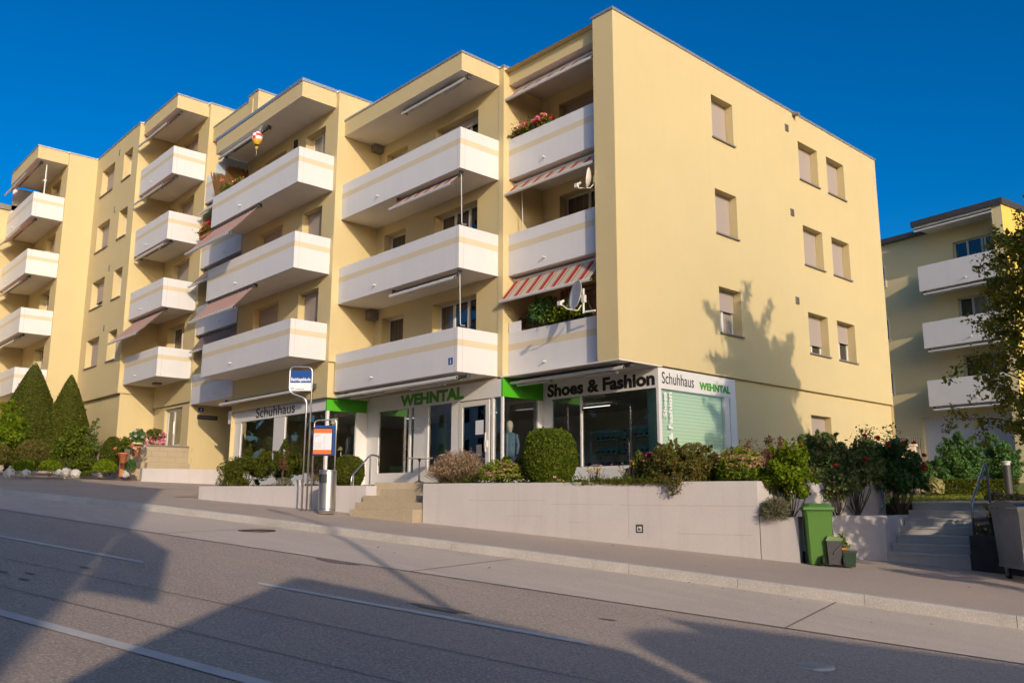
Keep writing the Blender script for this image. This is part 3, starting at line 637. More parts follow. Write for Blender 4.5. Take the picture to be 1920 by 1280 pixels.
mb = MB(); mb.tube([(-30.75, -5.2, 13.1), (-30.75, -5.2, 15.6)], 0.03, 8); mb.tube([(-30.75, -5.2, 14.8), (-31.05, -5.2, 14.85)], 0.07, 8); mb.tube([(-30.75, -5.2, 14.1), (-31.1, -5.2, 14.15)], 0.07, 8); mb.build('drying_pole', alu, T3)
awning(T3, WORLD, -24.2, -21.0, -2.7, 15.62, -3.20, 15.05, aw_pink, 'short rust striped awning under the roof of the narrow bay')
awning(T3, WORLD, -24.2, -21.0, -2.7, 12.84, -3.20, 12.40, aw_pink, 'short rust striped awning below the top narrow balcony')
awning(T3, WORLD, -24.2, -21.0, -2.7, 10.09, -2.95, 10.0, aw_pink, 'closed awning below the second narrow balcony')
awning(T3, WORLD, -24.2, -21.0, -2.7, 7.34, -3.72, 6.28, aw_pink, 'rust striped awning, fully out, above the lowest narrow balcony')
for z, o_ in ((12.80, 0.55), (10.05, 0.35), (7.30, 0.3)): awning(T3, WORLD, -34.9, -30.8, -5.45, z, -5.45 - o_, z - o_ * 0.8, aw_pink)
awning(T3, WORLD, -34.9, -30.8, -5.45, 15.60, -6.0, 15.0, aw_pink)
awning(T3, WORLD, -20.3, -17.0, -1.45, 9.0, -2.1, 8.25, aw_brown, 'brown striped awning above the middle shaded loggia')
awning(T3, WORLD, -20.3, -17.0, -1.45, 6.28, -1.85, 5.66, aw_brown, 'brown striped awning above the lower shaded loggia')
awning(T3, WORLD, -20.3, -17.0, -1.45, 11.78, -1.9, 11.3, alu)
# entrance door of block 3
mb = MB(); mb.box((-23.3, -1.42, 1.95), (-23.18, -1.34, 3.62)); mb.box((-21.57, -1.42, 1.95), (-21.45, -1.34, 3.62)); mb.box((-23.18, -1.42, 3.5), (-21.57, -1.34, 3.62)); mb.box((-22.62, -1.42, 1.95), (-22.5, -1.34, 3.5)); mb.box((-22.5, -1.42, 1.95), (-21.57, -1.34, 2.15))
dr = mb.build('door', frame, T3)
mb = MB(); mb.box((-22.5, -1.385, 2.15), (-21.57, -1.375, 3.5)); mb.box((-23.18, -1.385, 1.95), (-22.62, -1.375, 3.5)); mb.build('pane', pane, dr)
mb = MB(); mb.tube([(-22.44, -1.46, 2.6), (-22.44, -1.46, 3.1)], 0.015, 8); mb.build('handle', steel, dr)
mb = MB(); mb.box((-20.62, -1.25, 3.38), (-20.60, -1.03, 3.54), 0); mb.box((-20.60, -1.16, 3.41), (-20.596, -1.12, 3.51), 1); mb.build('house_number', [blue, textwhite], T3)
mb = MB(); mb.box((-20.62, -1.28, 3.08), (-20.59, -0.45, 3.25), 0)
for i in range(9): mb.box((-20.59, -1.2 + i * 0.075, 3.15), (-20.586, -1.16 + i * 0.075, 3.19), 1)
mb.build('name_board', [darkgrey, sillm], T3)
T4 = thing('apartment_building', (-39, -6, gz(-39, -6)), 'farthest yellow apartment block at the left edge with brown roof edge', 'building', 'stepped yellow apartment blocks')
mb = MB(); mb.box((-48, -10.5, 0.5), (-35.3, 8, 14.35), 0, WORLD, 'xXyYZ'); mb.build('wall', yellow, T4)
mb = MB(); mb.box((-48.1, -10.6, 14.35), (-35.2, 8.1, 14.62)); mb.build('roof', sillm, T4)
# ================================================================== SHOP FRONT
SIDEF = Fr(-4.04, 0, 0, 1)       # green return faces +X : u = Y, w = -X
SIDEG2 = Fr(-10.49, 0, 0, 1)
def text(par, name, body, F, u, z, height, width, w0, mat, bold=0.0, label=None, rot90=False, thick=0.006):
    c = bpy.data.curves.new('t', 'FONT'); c.body = body; c.size = 1.0; c.offset = bold; c.extrude = 0.0; c.resolution_u = 4
    o = bpy.data.objects.new('t', c); COL.objects.link(o); bpy.context.view_layer.update()
    me = bpy.data.meshes.new_from_object(o.evaluated_get(bpy.context.evaluated_depsgraph_get())); bpy.data.objects.remove(o)
    vs = np.array([v.co[:2] for v in me.vertices]); lo, hi = vs.min(0), vs.max(0)
    q = (vs - lo) / (hi - lo); mb = MB(); V = []
    for a, b in q:
        if rot90: V.append(F(u + (1 - b) * height, w0 - thick, z + a * width))
        else: V.append(F(u + a * width, w0 - thick, z + b * height))
    mb.v = V; mb.f = [tuple(p.vertices) for p in me.polygons]; mb.m = [0] * len(mb.f)
    bpy.data.meshes.remove(me); r = mb.build(name, mat, par)
    if label: r['label'] = label
    return r
# fascia boards
mb = MB()
mb.box((-4.02, 1.48, 2.67), (-0.10, 1.60, 3.165), 0); mb.box((-0.20, 1.60, 2.66), (-0.06, 4.80, 3.165), 0); mb.box((-0.10, 1.48, 2.67), (-0.04, 1.60, 3.165), 0)
mb.box((-10.48, 0.0, 2.67), (-4.03, 0.10, 3.14), 0)
sb = mb.build('shop_fascia', shopwhite, T1)
mb = MB(); mb.box((-4.05, -0.005, 2.665), (-3.99, 1.60, 3.16), 0); sg = mb.build('green_return_panel', green, T1)
mb = MB(); mb.box((-17.4, -1.44, 2.68), (-10.50, -1.34, 3.14), 0); mb.box((-13.1, -1.445, 2.78), (-12.9, -1.44, 2.95), 0); sb2 = mb.build('shop_fascia', shopwhite, T2)
mb = MB(); mb.box((-10.51, -1.445, 2.665), (-10.45, 0.10, 3.15), 0); mb.build('green_return_panel', green, T2)
text(sb, 'lettering', 'Shoes & Fashion', WORLD, -3.82, 2.73, 0.355, 3.68, 1.48, textblack, 0.045)
text(sb, 'lettering', 'WEHNTAL', WORLD, -8.62, 2.73, 0.35, 3.02, 0.0, textgreen, 0.055)
text(sb, 'lettering', 'Schuhhaus', GAB, 1.64, 2.78, 0.29, 1.30, 0.06, textblack, 0.004)
text(sb, 'lettering', 'WEHNTAL', GAB, 3.17, 2.76, 0.20, 1.38, 0.06, textgreen, 0.055)
text(sb2, 'lettering', 'Schuhhaus', WORLD, -15.18, 2.74, 0.35, 2.74, -1.44, textblack, 0.012)
FL = 0.42                                             # shop floor / landing level
# white posts, sills, frames
mb = MB()
mb.box((-4.02, 1.50, 0.10), (-0.10, 1.58, 0.80)); mb.box((-4.0, 1.52, 0.80), (-0.12, 1.64, 0.84)); mb.box((-4.02, 1.50, 0.84), (-3.66, 1.60, 2.67))
for x in (-2.60,): mb.box((x - 0.025, 1.49, 0.84), (x + 0.025, 1.56, 2.67))
mb.box((-0.12, 1.49, 0.10), (-0.05, 1.60, 2.67))
mb.box((-0.16, 1.60, 0.10), (-0.08, 4.80, 0.80)); mb.box((-0.16, 4.30, 0.80), (-0.07, 4.50, 2.66)); mb.box((-0.17, 4.52, 0.80), (-0.05, 4.80, 2.66))
# side of green return
mb.box((-4.07, 0.0, 0.30), (-4.0, 0.06, 2.67)); mb.box((-4.07, 0.06, FL - 0.3), (-4.0, 1.5, 0.80)); mb.box((-4.07, 1.30, 0.8), (-4.0, 1.5, 2.67))
# front under WEHNTAL
mb.box((-10.48, 0.02, FL - .3), (-5.80, 0.10, 0.78)); mb.box((-10.48, 0.02, 0.78), (-9.80, 0.10, 2.67)); mb.box((-8.20, 0.02, 0.78), (-8.12, 0.10, 2.67))
mb.box((-7.95, 0.03, 0.78), (-7.32, 0.10, 2.67)); mb.box((-7.32, 0.015, 0.78), (-7.24, 0.10, 2.67)); mb.box((-6.16, 0.015, 0.78), (-5.84, 0.10, 2.67)); mb.box((-4.46, 0.01, FL - .1), (-4.38, 0.10, 2.67))
mb.build('shop_front', shopwhite, T1)
mb = MB()
mb.box((-17.3, -1.42, 0.1), (-10.50, -1.36, 0.80)); mb.box((-17.0, -1.42, 0.8), (-16.35, -1.34, 2.68)); mb.box((-13.88, -1.42, 0.8), (-13.12, -1.34, 2.68)); mb.box((-10.54, -1.43, 0.3), (-10.46, -1.34, 2.68))
mb.box((-10.53, -1.36, 0.1), (-10.46, 0.10, 0.80)); mb.box((-10.53, -0.38, 0.8), (-10.44, 0.02, 2.68))
mb.build('shop_front', shopwhite, T2)
# door
mb = MB()
mb.box((-5.80, 0.0, FL), (-5.66, 0.07, 2.64)); mb.box((-4.68, 0.0, FL), (-4.54, 0.07, 2.64)); mb.box((-5.66, 0.0, 2.50), (-4.68, 0.07, 2.64)); mb.box((-5.66, 0.0, FL), (-4.68, 0.07, FL + 0.16))
dr = mb.build('door', frame, T1)
mb = MB(); mb.box((-5.66, 0.03, FL + 0.16), (-4.68, 0.042, 2.50)); mb.build('pane', glass, dr)
mb = MB(); mb.tube([(-4.62, -0.05, 1.25), (-4.62, -0.05, 1.75)], 0.02, 8); mb.box((-4.66, -0.06, 1.36), (-4.57, 0.0, 1.54)); mb.build('handle', frame, dr)
mb = MB(); mb.box((-5.12, 0.024, 1.72), (-4.80, 0.029, 2.10)); mb.build('notice', paper, dr)
mb = MB(); mb.box((-5.08, 0.024, 1.15), (-4.86, 0.029, 1.45)); mb.build('notice', sillm, dr)
# glazing: real panes, one plane each
def gl_(par, pts, label=None):
    mb = MB(); mb.poly(pts); o = mb.build('shop_window_pane', glass, par); return o
gl_(T1, [(-3.66, 1.53, 0.84), (-0.12, 1.53, 0.84), (-0.12, 1.53, 2.67), (-3.66, 1.53, 2.67)])
gl_(T1, [(-0.10, 1.60, 0.80), (-0.10, 4.30, 0.80), (-0.10, 4.30, 2.66), (-0.10, 1.60, 2.66)])
gl_(T1, [(-4.03, 0.06, 0.80), (-4.03, 1.30, 0.80), (-4.03, 1.30, 2.67), (-4.03, 0.06, 2.67)])
gl_(T1, [(-9.80, 0.06, 0.78), (-7.95, 0.06, 0.78), (-7.95, 0.06, 2.67), (-9.80, 0.06, 2.67)])
gl_(T1, [(-7.24, 0.06, 0.78), (-6.16, 0.06, 0.78), (-6.16, 0.06, 2.67), (-7.24, 0.06, 2.67)])
gl_(T1, [(-4.38, 0.06, FL), (-4.05, 0.06, FL), (-4.05, 0.06, 2.67), (-4.38, 0.06, 2.67)])
gl_(T2, [(-16.35, -1.38, 0.8), (-13.88, -1.38, 0.8), (-13.88, -1.38, 2.68), (-16.35, -1.38, 2.68)])
gl_(T2, [(-13.12, -1.38, 0.8), (-10.54, -1.38, 0.8), (-10.54, -1.38, 2.68), (-13.12, -1.38, 2.68)])
gl_(T2, [(-10.49, -1.34, 0.8), (-10.49, -0.38, 0.8), (-10.49, -0.38, 2.68), (-10.49, -1.34, 2.68)])
# mint strip, side blind with its lettering
mb = MB(); mb.box((-0.50, 1.62, 0.84), (-0.20, 1.66, 2.67)); mb.build('mint_panel', mint, T1)
mb = MB(); mb.box((-0.19, 1.66, 0.80), (-0.165, 4.28, 2.66)); mb.build('window_blind', slatmat('mint_blind', (0.56, 0.68, 0.54), 3.6, 'Z', 0.45, 0.5), T1)
text(T1, 'window_lettering', 'Shoes', GAB, 1.70, 1.98, 0.15, 0.60, 0.09, textwhite, 0.03, rot90=True)
text(T1, 'window_lettering', '& Fashion', GAB, 1.90, 1.42, 0.16, 1.18, 0.09, textwhite, 0.03, rot90=True)
# interior room
inwall = M('shop_interior_wall', (0.78, 0.76, 0.68), 0.9, var=0.05); infloor = M('shop_floor', (0.42, 0.37, 0.31), 0.5, var=0.1)
mb = MB()
mb.box((-17.0, -1.33, 0.30), (-10.6, 7, 0.36), 1); mb.box((-10.6, 0.12, 0.30), (-4.1, 7, 0.36), 1); mb.box((-4.1, 1.62, 0.30), (-0.25, 7, 0.36), 1)
mb.box((-17.0, 6.9, 0.36), (-0.25, 7, 2.9), 0); mb.box((-17.1, -1.33, 0.36), (-17.0, 7, 2.9), 0); mb.box((-0.25, 4.9, 0.36), (-0.2, 7, 2.9), 0)
mb.box((-17.0, -1.33, 2.9), (-10.6, 7, 2.98), 0); mb.box((-10.6, 0.12, 2.9), (-4.1, 7, 2.98), 0); mb.box((-4.1, 1.62, 2.9), (-0.25, 7, 2.98), 0)
mb.build('shop_interior', [inwall, infloor], T1)
mb = MB()
for p in ((-3.7, 1.35), (-9.9, 0.5), (-3.2, 3), (-8.5, 1.2), (-6.5, 1.0), (-12, 0.4), (-15, 0.2)): mb.lathe([(0.05, 2.78), (0.06, 2.72), (0.04, 2.70)], (p[0], p[1] + .8, 0), 12)
mb.build('ceiling_spots', alu, T1)
lampm = M('lit_tube', (0.8, 0.8, 0.8)); lampm.node_tree.nodes['Principled BSDF'].inputs['Emission Color'].default_value = (1, 0.95, 0.88, 1); lampm.node_tree.nodes['Principled BSDF'].inputs['Emission Strength'].default_value = 0.8
for x, y in ((-1.3, 3.6), (-8.9, 3.6), (-11.6, 2.8), (-4.9, 4.6)):
    mb = MB(); mb.tube([(x - .6, y, 2.80), (x + .6, y, 2.80)], 0.014, 8); mb.build('ceiling_tube_lamp', lampm, T1)
# ------------------------------------------------- goods behind the glass
def shelf(x0, x1, y0, y1, levels, label, shoes, mat=mint):
    t = thing('display_shelf', ((x0 + x1) / 2, (y0 + y1) / 2, 0.36), label, 'shelf', 'shoe shelves in the shop window')
    mb = MB()
    for z in levels: mb.box((x0, y0, z), (x1, y1, z + 0.03)); mb.hexa([(x0, y0 + .16, z + .03), (x1, y0 + .16, z + .03), (x1, y0 + .18, z + .03), (x0, y0 + .18, z + .03)], [(x0, y1 - .04, z + .24), (x1, y1 - .04, z + .24), (x1, y1 - .02, z + .24), (x0, y1 - .02, z + .24)])
    for x in (x0, x1 - 0.03): mb.box((x, y0, 0.36), (x + 0.03, y0 + 0.03, levels[-1] + 0.25)); mb.box((x, y1 - 0.03, 0.36), (x + 0.03, y1, levels[-1] + 0.25))
    mb.box((x0, y0 + 0.001, levels[-1] + 0.2), (x1, y0 + 0.02, levels[-1] + 0.26))
    mb.build('rack', mat, t)
    return t
def shoe(mb, p, ang, s=1.0, mi=0):
    """low shoe: sole, upper that rises to an ankle"""
    ca, sa = math.cos(ang), math.sin(ang); f = lambda x, y, z: (p[0] + s * (x * ca - y * sa), p[1] + s * (x * sa + y * ca), p[2] + s * z)
    mb.hexa([f(-.13, -.035, 0), (f(.14, -.04, 0)), f(.14, .04, 0), f(-.13, .035, 0)], [f(-.13, -.035, .02), f(.15, -.035, .02), f(.15, .035, .02), f(-.13, .035, .02)], mi)
    mb.hexa([f(-.13, -.034, .02), f(.15, -.034, .02), f(.15, .034, .02), f(-.13, .034, .02)], [f(-.12, -.028, .10), f(.03, -.02, .07), f(.03, .02, .07), f(-.12, .028, .10)], mi)
shoemats = [M('shoe_tan', (0.30, 0.14, 0.05), 0.5), M('shoe_black', (0.02, 0.02, 0.022), 0.4), M('shoe_rose', (0.45, 0.16, 0.2), 0.5), M('shoe_olive', (0.16, 0.15, 0.07), 0.5)]
for (x0, x1, y0, y1, lv, lb) in ((-2.5, -1.55, 1.72, 2.1, (0.75, 1.15, 1.5), 'mint shoe rack left of the striped pole behind the big window'), (-1.25, -0.55, 1.75, 2.1, (0.75, 1.15, 1.55), 'mint shoe rack right of the striped pole behind the big window')):
    t = shelf(x0, x1, y0, y1, lv, lb, None)
    for z in lv:
        x = x0 + 0.12
        while x < x1 - 0.08:
            g = MB(); shoe(g, (x, y0 + 0.2, z + 0.03), -1.2 + RNG.uniform(-.3, .3), 1.0); 
            mmat = shoemats[RNG.integers(0, 4)]; tag(g.build('shoe', mmat), 'shoe standing on a mint rack behind the big shop window', 'shoe', 'shoes on the racks in the window'); x += 0.17
x = -3.4
while x < -1.3:
    g = MB(); shoe(g, (x, 1.66, 0.86), -1.3 + RNG.uniform(-.4, .4), 1.0); tag(g.build('shoe', shoemats[RNG.integers(0, 4)]), 'shoe lying on the sill of the big shop window', 'shoe', 'shoes along the window sill'); x += 0.22
mb = MB(); mb.box((-3.6, 1.62, 0.80), (-0.55, 1.95, 0.86)); mb.build('window_shelf', limeint, T1)
t = thing('garland_pole', (-1.42, 1.9, 0.36), 'red and white garland pole between the two shoe racks', 'decoration')
g = MB(); g.tube([(-1.42, 1.9, 0.36), (-1.42, 1.9, 1.85)], 0.02, 8); g.build('pole', mint, t)
g = MB()
for i in range(22):
    z = 1.1 + i * 0.035; a = i * 1.3; g.lathe([(0.005, -.03), (0.05, 0), (0.005, .03)], (-1.42 + 0.05 * math.cos(a), 1.9 + 0.05 * math.sin(a), z), 6, i % 2)
g.build('garland', [shoemats[2], textwhite], t)
def mannequin(x, y, z, ang, cm, label, trousers, head=True):
    t = thing('mannequin', (x, y, z), label, 'mannequin', None)
    ca, sa = math.cos(ang), math.sin(ang)
    f = lambda a, b, c: (x + a * ca - b * sa, y + a * sa + b * ca, z + c)
    def ringbody(prof, mat, name, n=16):
        g = MB(); base = 0
        for i, (zz, rx, ry, oy) in enumerate(prof):
            for k in range(n): an = 2 * PI * k / n; g.v.append(f(rx * math.cos(an), oy + ry * math.sin(an), zz))
        for i in range(len(prof) - 1):
            for k in range(n): j = (k + 1) % n; g.f.append((i * n + k, i * n + j, (i + 1) * n + j, (i + 1) * n + k)); g.m.append(0)
        g.f.append(tuple(range(n - 1, -1, -1))); g.m.append(0); q = (len(prof) - 1) * n; g.f.append(tuple(range(q, q + n))); g.m.append(0)
        return g.build(name, mat, t, True)
    skinm = M('mannequin_skin', (0.55, 0.50, 0.46), 0.5)
    ringbody([(1.42, .05, .05, 0), (1.50, .05, .05, 0), (1.53, .065, .075, 0), (1.60, .08, .10, 0), (1.68, .078, .098, 0), (1.75, .05, .06, 0), (1.77, .01, .01, 0)], skinm, 'head')
    ringbody([(0.78, .19, .13, 0), (0.95, .17, .12, 0), (1.10, .16, .11, 0), (1.28, .20, .12, 0), (1.38, .20, .10, 0), (1.45, .08, .07, 0)], cm, 'jacket')
    for s in (-1, 1):
        g = MB(); g.tube([f(s * .19, 0, 1.38), f(s * .25, .02, 1.1), f(s * .24, -.04, .84)], [.055, .05, .042], 10); g.build('sleeve', cm, t, True)
        g = MB(); g.tube([f(s * .09, 0, .82), f(s * .10, 0, .45), f(s * .10, 0, 0.03)], [.10, .075, .06], 10); g.build('trouser_leg', trousers, t, True)
    g = MB(); g.lathe([(.22, 0), (.22, .02), (.02, .025)], (x, y, z), 20); g.build('base', steel, t)
jblue = M('denim_jacket', (0.10, 0.17, 0.26), 0.8, var=0.2, vscale=12); jnavy = M('navy_cloth', (0.03, 0.05, 0.10), 0.85); dots = M('dotted_cloth', (0.05, 0.05, 0.06), 0.8, speck=6.0, spscale=30)
mannequin(-4.75, 0.95, 0.37, 0.3, jblue, 'shop mannequin in a light blue jacket behind the glass right of the door', jnavy)
mannequin(-11.35, 0.1, 0.60, 0.4, dots, 'shop mannequin in a dotted dark top behind the glass beside the round bush', jnavy)
t = thing('clothes_rack', (-6.7, 1.1, 0.36), 'chrome rail hung with pale shirts and trousers inside the shop', 'clothes rack')
g = MB()
for x in (-7.35, -6.15): g.tube([(x, 1.1, 0.40), (x, 1.1, 1.9)], 0.016, 8); g.tube([(x, 0.85, 0.40), (x, 1.35, 0.40)], 0.016, 8)
g.tube([(-7.35, 1.1, 1.88), (-6.15, 1.1, 1.88)], 0.016, 8); g.build('rail', steel, t)
for i in range(14):
    x = -7.25 + i * 0.08; h = RNG.uniform(0.62, 0.85); c = [(0.30, 0.33, 0.38), (0.45, 0.46, 0.44), (0.16, 0.22, 0.28), (0.40, 0.34, 0.30)][i % 4]
    g = MB(); g.hexa([(x - .018, .88, 1.82 - h), (x + .018, .88, 1.82 - h), (x + .018, 1.32, 1.82 - h), (x - .018, 1.32, 1.82 - h)], [(x - .01, 1.03, 1.82), (x + .01, 1.03, 1.82), (x + .01, 1.17, 1.82), (x - .01, 1.17, 1.82)])
    g.hexa([(x - .022, .86, 1.62), (x + .022, .86, 1.62), (x + .022, 1.34, 1.62), (x - .022, 1.34, 1.62)], [(x - .012, .98, 1.80), (x + .012, .98, 1.80), (x + .012, 1.22, 1.80), (x - .012, 1.22, 1.80)])
    g.build('garment', M('garment_cloth', c, 0.9, var=0.15, vscale=9), t)
g = MB(); g.box((-7.95, 0.5, 0.4), (-7.0, 0.54, 2.2)); tag(g.build('display_board', limeint), 'lime green display board behind the shop glass beside the clothes rail', 'display board')
t = thing('cactus_figure', (-9.15, 0.75, 0.36), 'green cactus shaped figure with an orange hat on a lime stand in the window', 'figure')
g = MB(); g.tube([(-9.15, .75, .8), (-9.15, .75, 1.5)], [.09, .08], 12); g.tube([(-9.15, .75, 1.15), (-9.35, .75, 1.2), (-9.36, .75, 1.4)], .035, 8); g.tube([(-9.15, .75, 1.05), (-8.97, .75, 1.1), (-8.96, .75, 1.3)], .035, 8); g.build('cactus', L_lime, t, True)
g = MB(); g.lathe([(.2, 0), (.2, .02), (.09, .04), (.07, .14), (.01, .16)], (-9.15, .75, 1.48), 16); g.build('hat', orange, t, True)
g = MB(); g.box((-9.6, 0.35, 0.8), (-8.6, 0.95, 1.0)); g.build('stand', limeint, t)
g = MB(); g.box((-9.6, 1.4, 1.1), (-8.8, 1.44, 2.1)); tag(g.build('poster', M('rose_poster', (0.35, 0.12, 0.12), 0.7, var=0.3, vscale=4)), 'dusty pink poster hanging behind the cactus figure', 'poster')
t = shelf(-8.9, -8.2, 1.0, 1.4, (0.7, 1.0, 1.3, 1.6), 'low mint shelf behind the glass to the right of the cactus figure', None)
for sp in ((-12.4, 0.3),):
    t = thing('hat_stand', (sp[0], sp[1], 0.36), 'straw hat on a slim stand behind the dark left shop window', 'hat stand')
    g = MB(); g.tube([(sp[0], sp[1], .36), (sp[0], sp[1], 1.62)], .015, 8); g.build('pole', steel, t)
    g = MB(); g.lathe([(.17, 0), (.16, .02), (.09, .03), (.08, .12), (.01, .14)], (sp[0], sp[1], 1.6), 16); g.build('hat', M('straw', (0.5, 0.4, 0.2), 0.9), t, True)

# ================================================================== things hung on the flats
def dish(px, py, pz, aim, r, label, arm_from):
    t = thing('satellite_dish', (px, py, pz), label, 'satellite dish', 'satellite dishes on the loggias')
    a = Vector(aim).normalized(); s = a.cross(Vector((0, 0, 1))).normalized(); u = s.cross(a); c = Vector((px, py, pz)); n = 36
    g = MB()
    for side, dd in ((0, 0), (1, -0.012)):
        b = len(g.v)
        for i in range(7):
            rr = r * i / 6
            for k in range(n): an = 2 * PI * k / n; g.v.append(tuple(c + s * (rr * math.cos(an) * .92) + u * (rr * math.sin(an)) + a * (0.28 * rr * rr / r + dd)))
        for i in range(6):
            for k in range(n):
                j = (k + 1) % n; q = (b + i * n + k, b + i * n + j, b + (i + 1) * n + j, b + (i + 1) * n + k); g.f.append(q if side == 0 else q[::-1]); g.m.append(0)
    b = 6 * n; b2 = 7 * n + 6 * n
    for k in range(n): j = (k + 1) % n; g.f.append((b + k, b + j, b2 + j, b2 + k)); g.m.append(0)
    g.build('reflector', dishm, t, True)
    F0 = c - u * r * 0.95; tip = c + a * (r * 1.25) - u * (r * 0.75)
    g = MB(); g.tube([tuple(c - a * .10 - u * r * .55), tuple(F0 - a * .03), tuple(F0 + a * .25 - u * .03), tuple(tip)], 0.014, 8); g.build('feed_arm', dishm, t)
    g = MB(); g.tube([tuple(tip - a * .02), tuple(tip - a * .10 + u * .07)], 0.035, 10); g.box(tuple(tip + Vector((-.05, -.03, -.07))), tuple(tip + Vector((.05, .04, .03)))); g.build('receiver', frame, t)
    g = MB(); af = Vector(arm_from); back = c - a * .13
    g.tube([tuple(af), tuple(Vector((back.x, back.y, af.z))), ], 0.025, 10); g.tube([tuple(Vector((back.x, back.y, af.z - .03))), tuple(back + Vector((0, 0, .22)))], 0.028, 10); g.box(tuple(back - Vector((.04, .04, .12))), tuple(back + Vector((.05, .05, .06)))); g.build('mast', alu, t)
dish(-1.02, -0.24, 4.80, (-0.36, -0.90, 0.16), 0.37, 'large pale satellite dish beside the balcony plants on the lowest loggia', (-0.66, -0.05, 4.42))
dish(-0.80, 0.0, 7.78, (-0.80, -0.55, 0.15), 0.26, 'white satellite dish half hidden by the fin on the middle loggia', (-0.66, 0.10, 7.50))
t = thing('paper_balloon', (-13.15, -2.72, 11.45), 'small red, white and yellow hot air balloon ornament hanging from the ceiling', 'ornament')
g = MB(); P = []; nn = 18; prof = [(.02, .30), (.10, .28), (.17, .20), (.19, .10), (.17, 0), (.12, -.10), (.07, -.16)]
for i, (r_, z_) in enumerate(prof):
    for k in range(nn): an = 2 * PI * k / nn; g.v.append((-13.15 + r_ * math.cos(an), -2.95 + r_ * math.sin(an), 11.85 + z_))
for i in range(len(prof) - 1):
    for k in range(nn): j = (k + 1) % nn; g.f.append((i * nn + k, (i + 1) * nn + k, (i + 1) * nn + j, i * nn + j)); g.m.append(2 if i >= 4 else ((i + k // 2) % 2))
g.build('envelope', [M('balloon_red', (0.62, 0.06, 0.05), 0.7), textwhite, M('balloon_yellow', (0.70, 0.42, 0.04), 0.7)], t, True)
g = MB(); g.lathe([(.045, 0), (.055, .09)], (-13.15, -2.95, 11.53), 10); g.build('basket', M('wicker', (0.45, 0.32, 0.06), 0.9), t)
g = MB(); g.tube([(-13.15, -2.95, 12.14), (-13.15, -2.80, 12.42)], .004, 5); g.tube([(-13.15, -2.95, 11.53), (-13.14, -2.95, 11.3)], .003, 5); g.build('cord', textwhite, t)
t = thing('reed_screen', (-16.7, -2.2, 10.8), 'dry reed screen at the left end of the top wide balcony', 'privacy screen')
g = MB(); g.poly([(-16.72, -2.80, 10.80), (-16.72, -1.60, 10.80), (-16.72, -1.60, 12.46), (-16.72, -2.5, 12.46), (-16.72, -2.80, 12.1)]); g.build('cloth', M('sky_cloth', (0.40, 0.48, 0.56), 0.9, var=0.4, vscale=2.5), t)
g = MB()
for i in range(1100):
    y = RNG.uniform(-2.78, -1.62); h = RNG.uniform(0.7, 1.35) * (1.1 if y > -2.4 else .8); x = -16.66 + RNG.uniform(-.04, .08); l = RNG.normal(0, .10)
    g.poly([(x, y - .012, 10.7), (x, y + .012, 10.7), (x + .01, y + l + .02, 10.7 + h), (x + .01, y + l - .01, 10.7 + h * .97)])
g.build('reeds', L_brown, t)
# ================================================================== TERRACE, WALLS, STEPS
WT = 0.35                                             # top of the retaining walls
def P2(l, n): p = B0[:2] + DL * l + DN * n; return (p[0], p[1])
wA, wB = (-3.01, -3.26), (4.05, -1.0); wC = (4.71, -0.80); wD = (4.30, 0.95); wE = (5.06, 1.84)
def offs(a, b, t):
    d = np.array(b) - np.array(a); d = d / np.linalg.norm(d); n = np.array([-d[1], d[0]]); return (np.array(a) + n * t), (np.array(b) + n * t)
def wallseg(mb, a, b, th, z1, dz=-0.5, mi=0):
    a2, b2 = offs(a, b, th); ps = [tuple(a), tuple(b), tuple(b2), tuple(a2)]
    mb.hexa([(x, y, gz(x, y) + dz) for x, y in ps], [(x, y, z1) for x, y in ps], mi)
mb = MB(); wallseg(mb, wA, wB, 0.22, WT)
mb.prism([wB, (4.30, 3.6), (4.08, 3.6), (4.05 - 0.22, -0.85)], -1.4, WT - 0.002)
o = mb.build('retaining_wall', concrete); tag(o, 'long pale concrete retaining wall carrying the flower bed in front of the shop', 'wall')
_d = (np.array(wB) - np.array(wA)); _L = np.linalg.norm(_d); _d /= _L; _n = np.array([_d[1], -_d[0]]); mb = MB()
def scratch(a, b, z, h=.008, dz=0.0):
    p, q = np.array(wA) + _d * a + _n * .003, np.array(wA) + _d * b + _n * .003; mb.poly([(*p, z), (*q, z + dz), (*q, z + dz + h), (*p, z + h)])
for a, b, z in ((1.2, 3.1, -.02), (3.2, 4.6, -.09), (4.7, 7.35, -.10), (5.9, 7.3, -.62), (2.2, 3.0, -.33), (3.6, 3.95, -.45)): scratch(a, b, z, .006, RNG.normal(0, .006))
for a, h in ((2.45, .8), (4.9, 1.05)): p = np.array(wA) + _d * a + _n * .003; q = p + _d * .005; mb.poly([(*p, .34 - h), (*q, .34 - h), (*q, .34), (*p, .34)])
mb.build('formwork_mark', M('formwork_line_grey', (0.36, 0.32, 0.30), .9, var=.3, vscale=9), o)  # thin lines of darker concrete colour laid on the wall face as formwork marks
mb = MB()
d_ = (np.array(wB) - np.array(wA)) / np.linalg.norm(np.array(wB) - np.array(wA)); nrm = np.array([d_[1], -d_[0]])
c0 = np.array(wA) + d_ * 5.05 + nrm * 0.004
mb.hexa([(*(c0), -0.62), (*(c0 + d_ * .15), -0.62), (*(c0 + d_ * .15 - nrm * .01), -0.62), (*(c0 - nrm * .01), -0.62)], [(*(c0), -0.46), (*(c0 + d_ * .15), -0.46), (*(c0 + d_ * .15 - nrm * .01), -0.46), (*(c0 - nrm * .01), -0.46)], 0)
c1 = c0 + nrm * 0.003
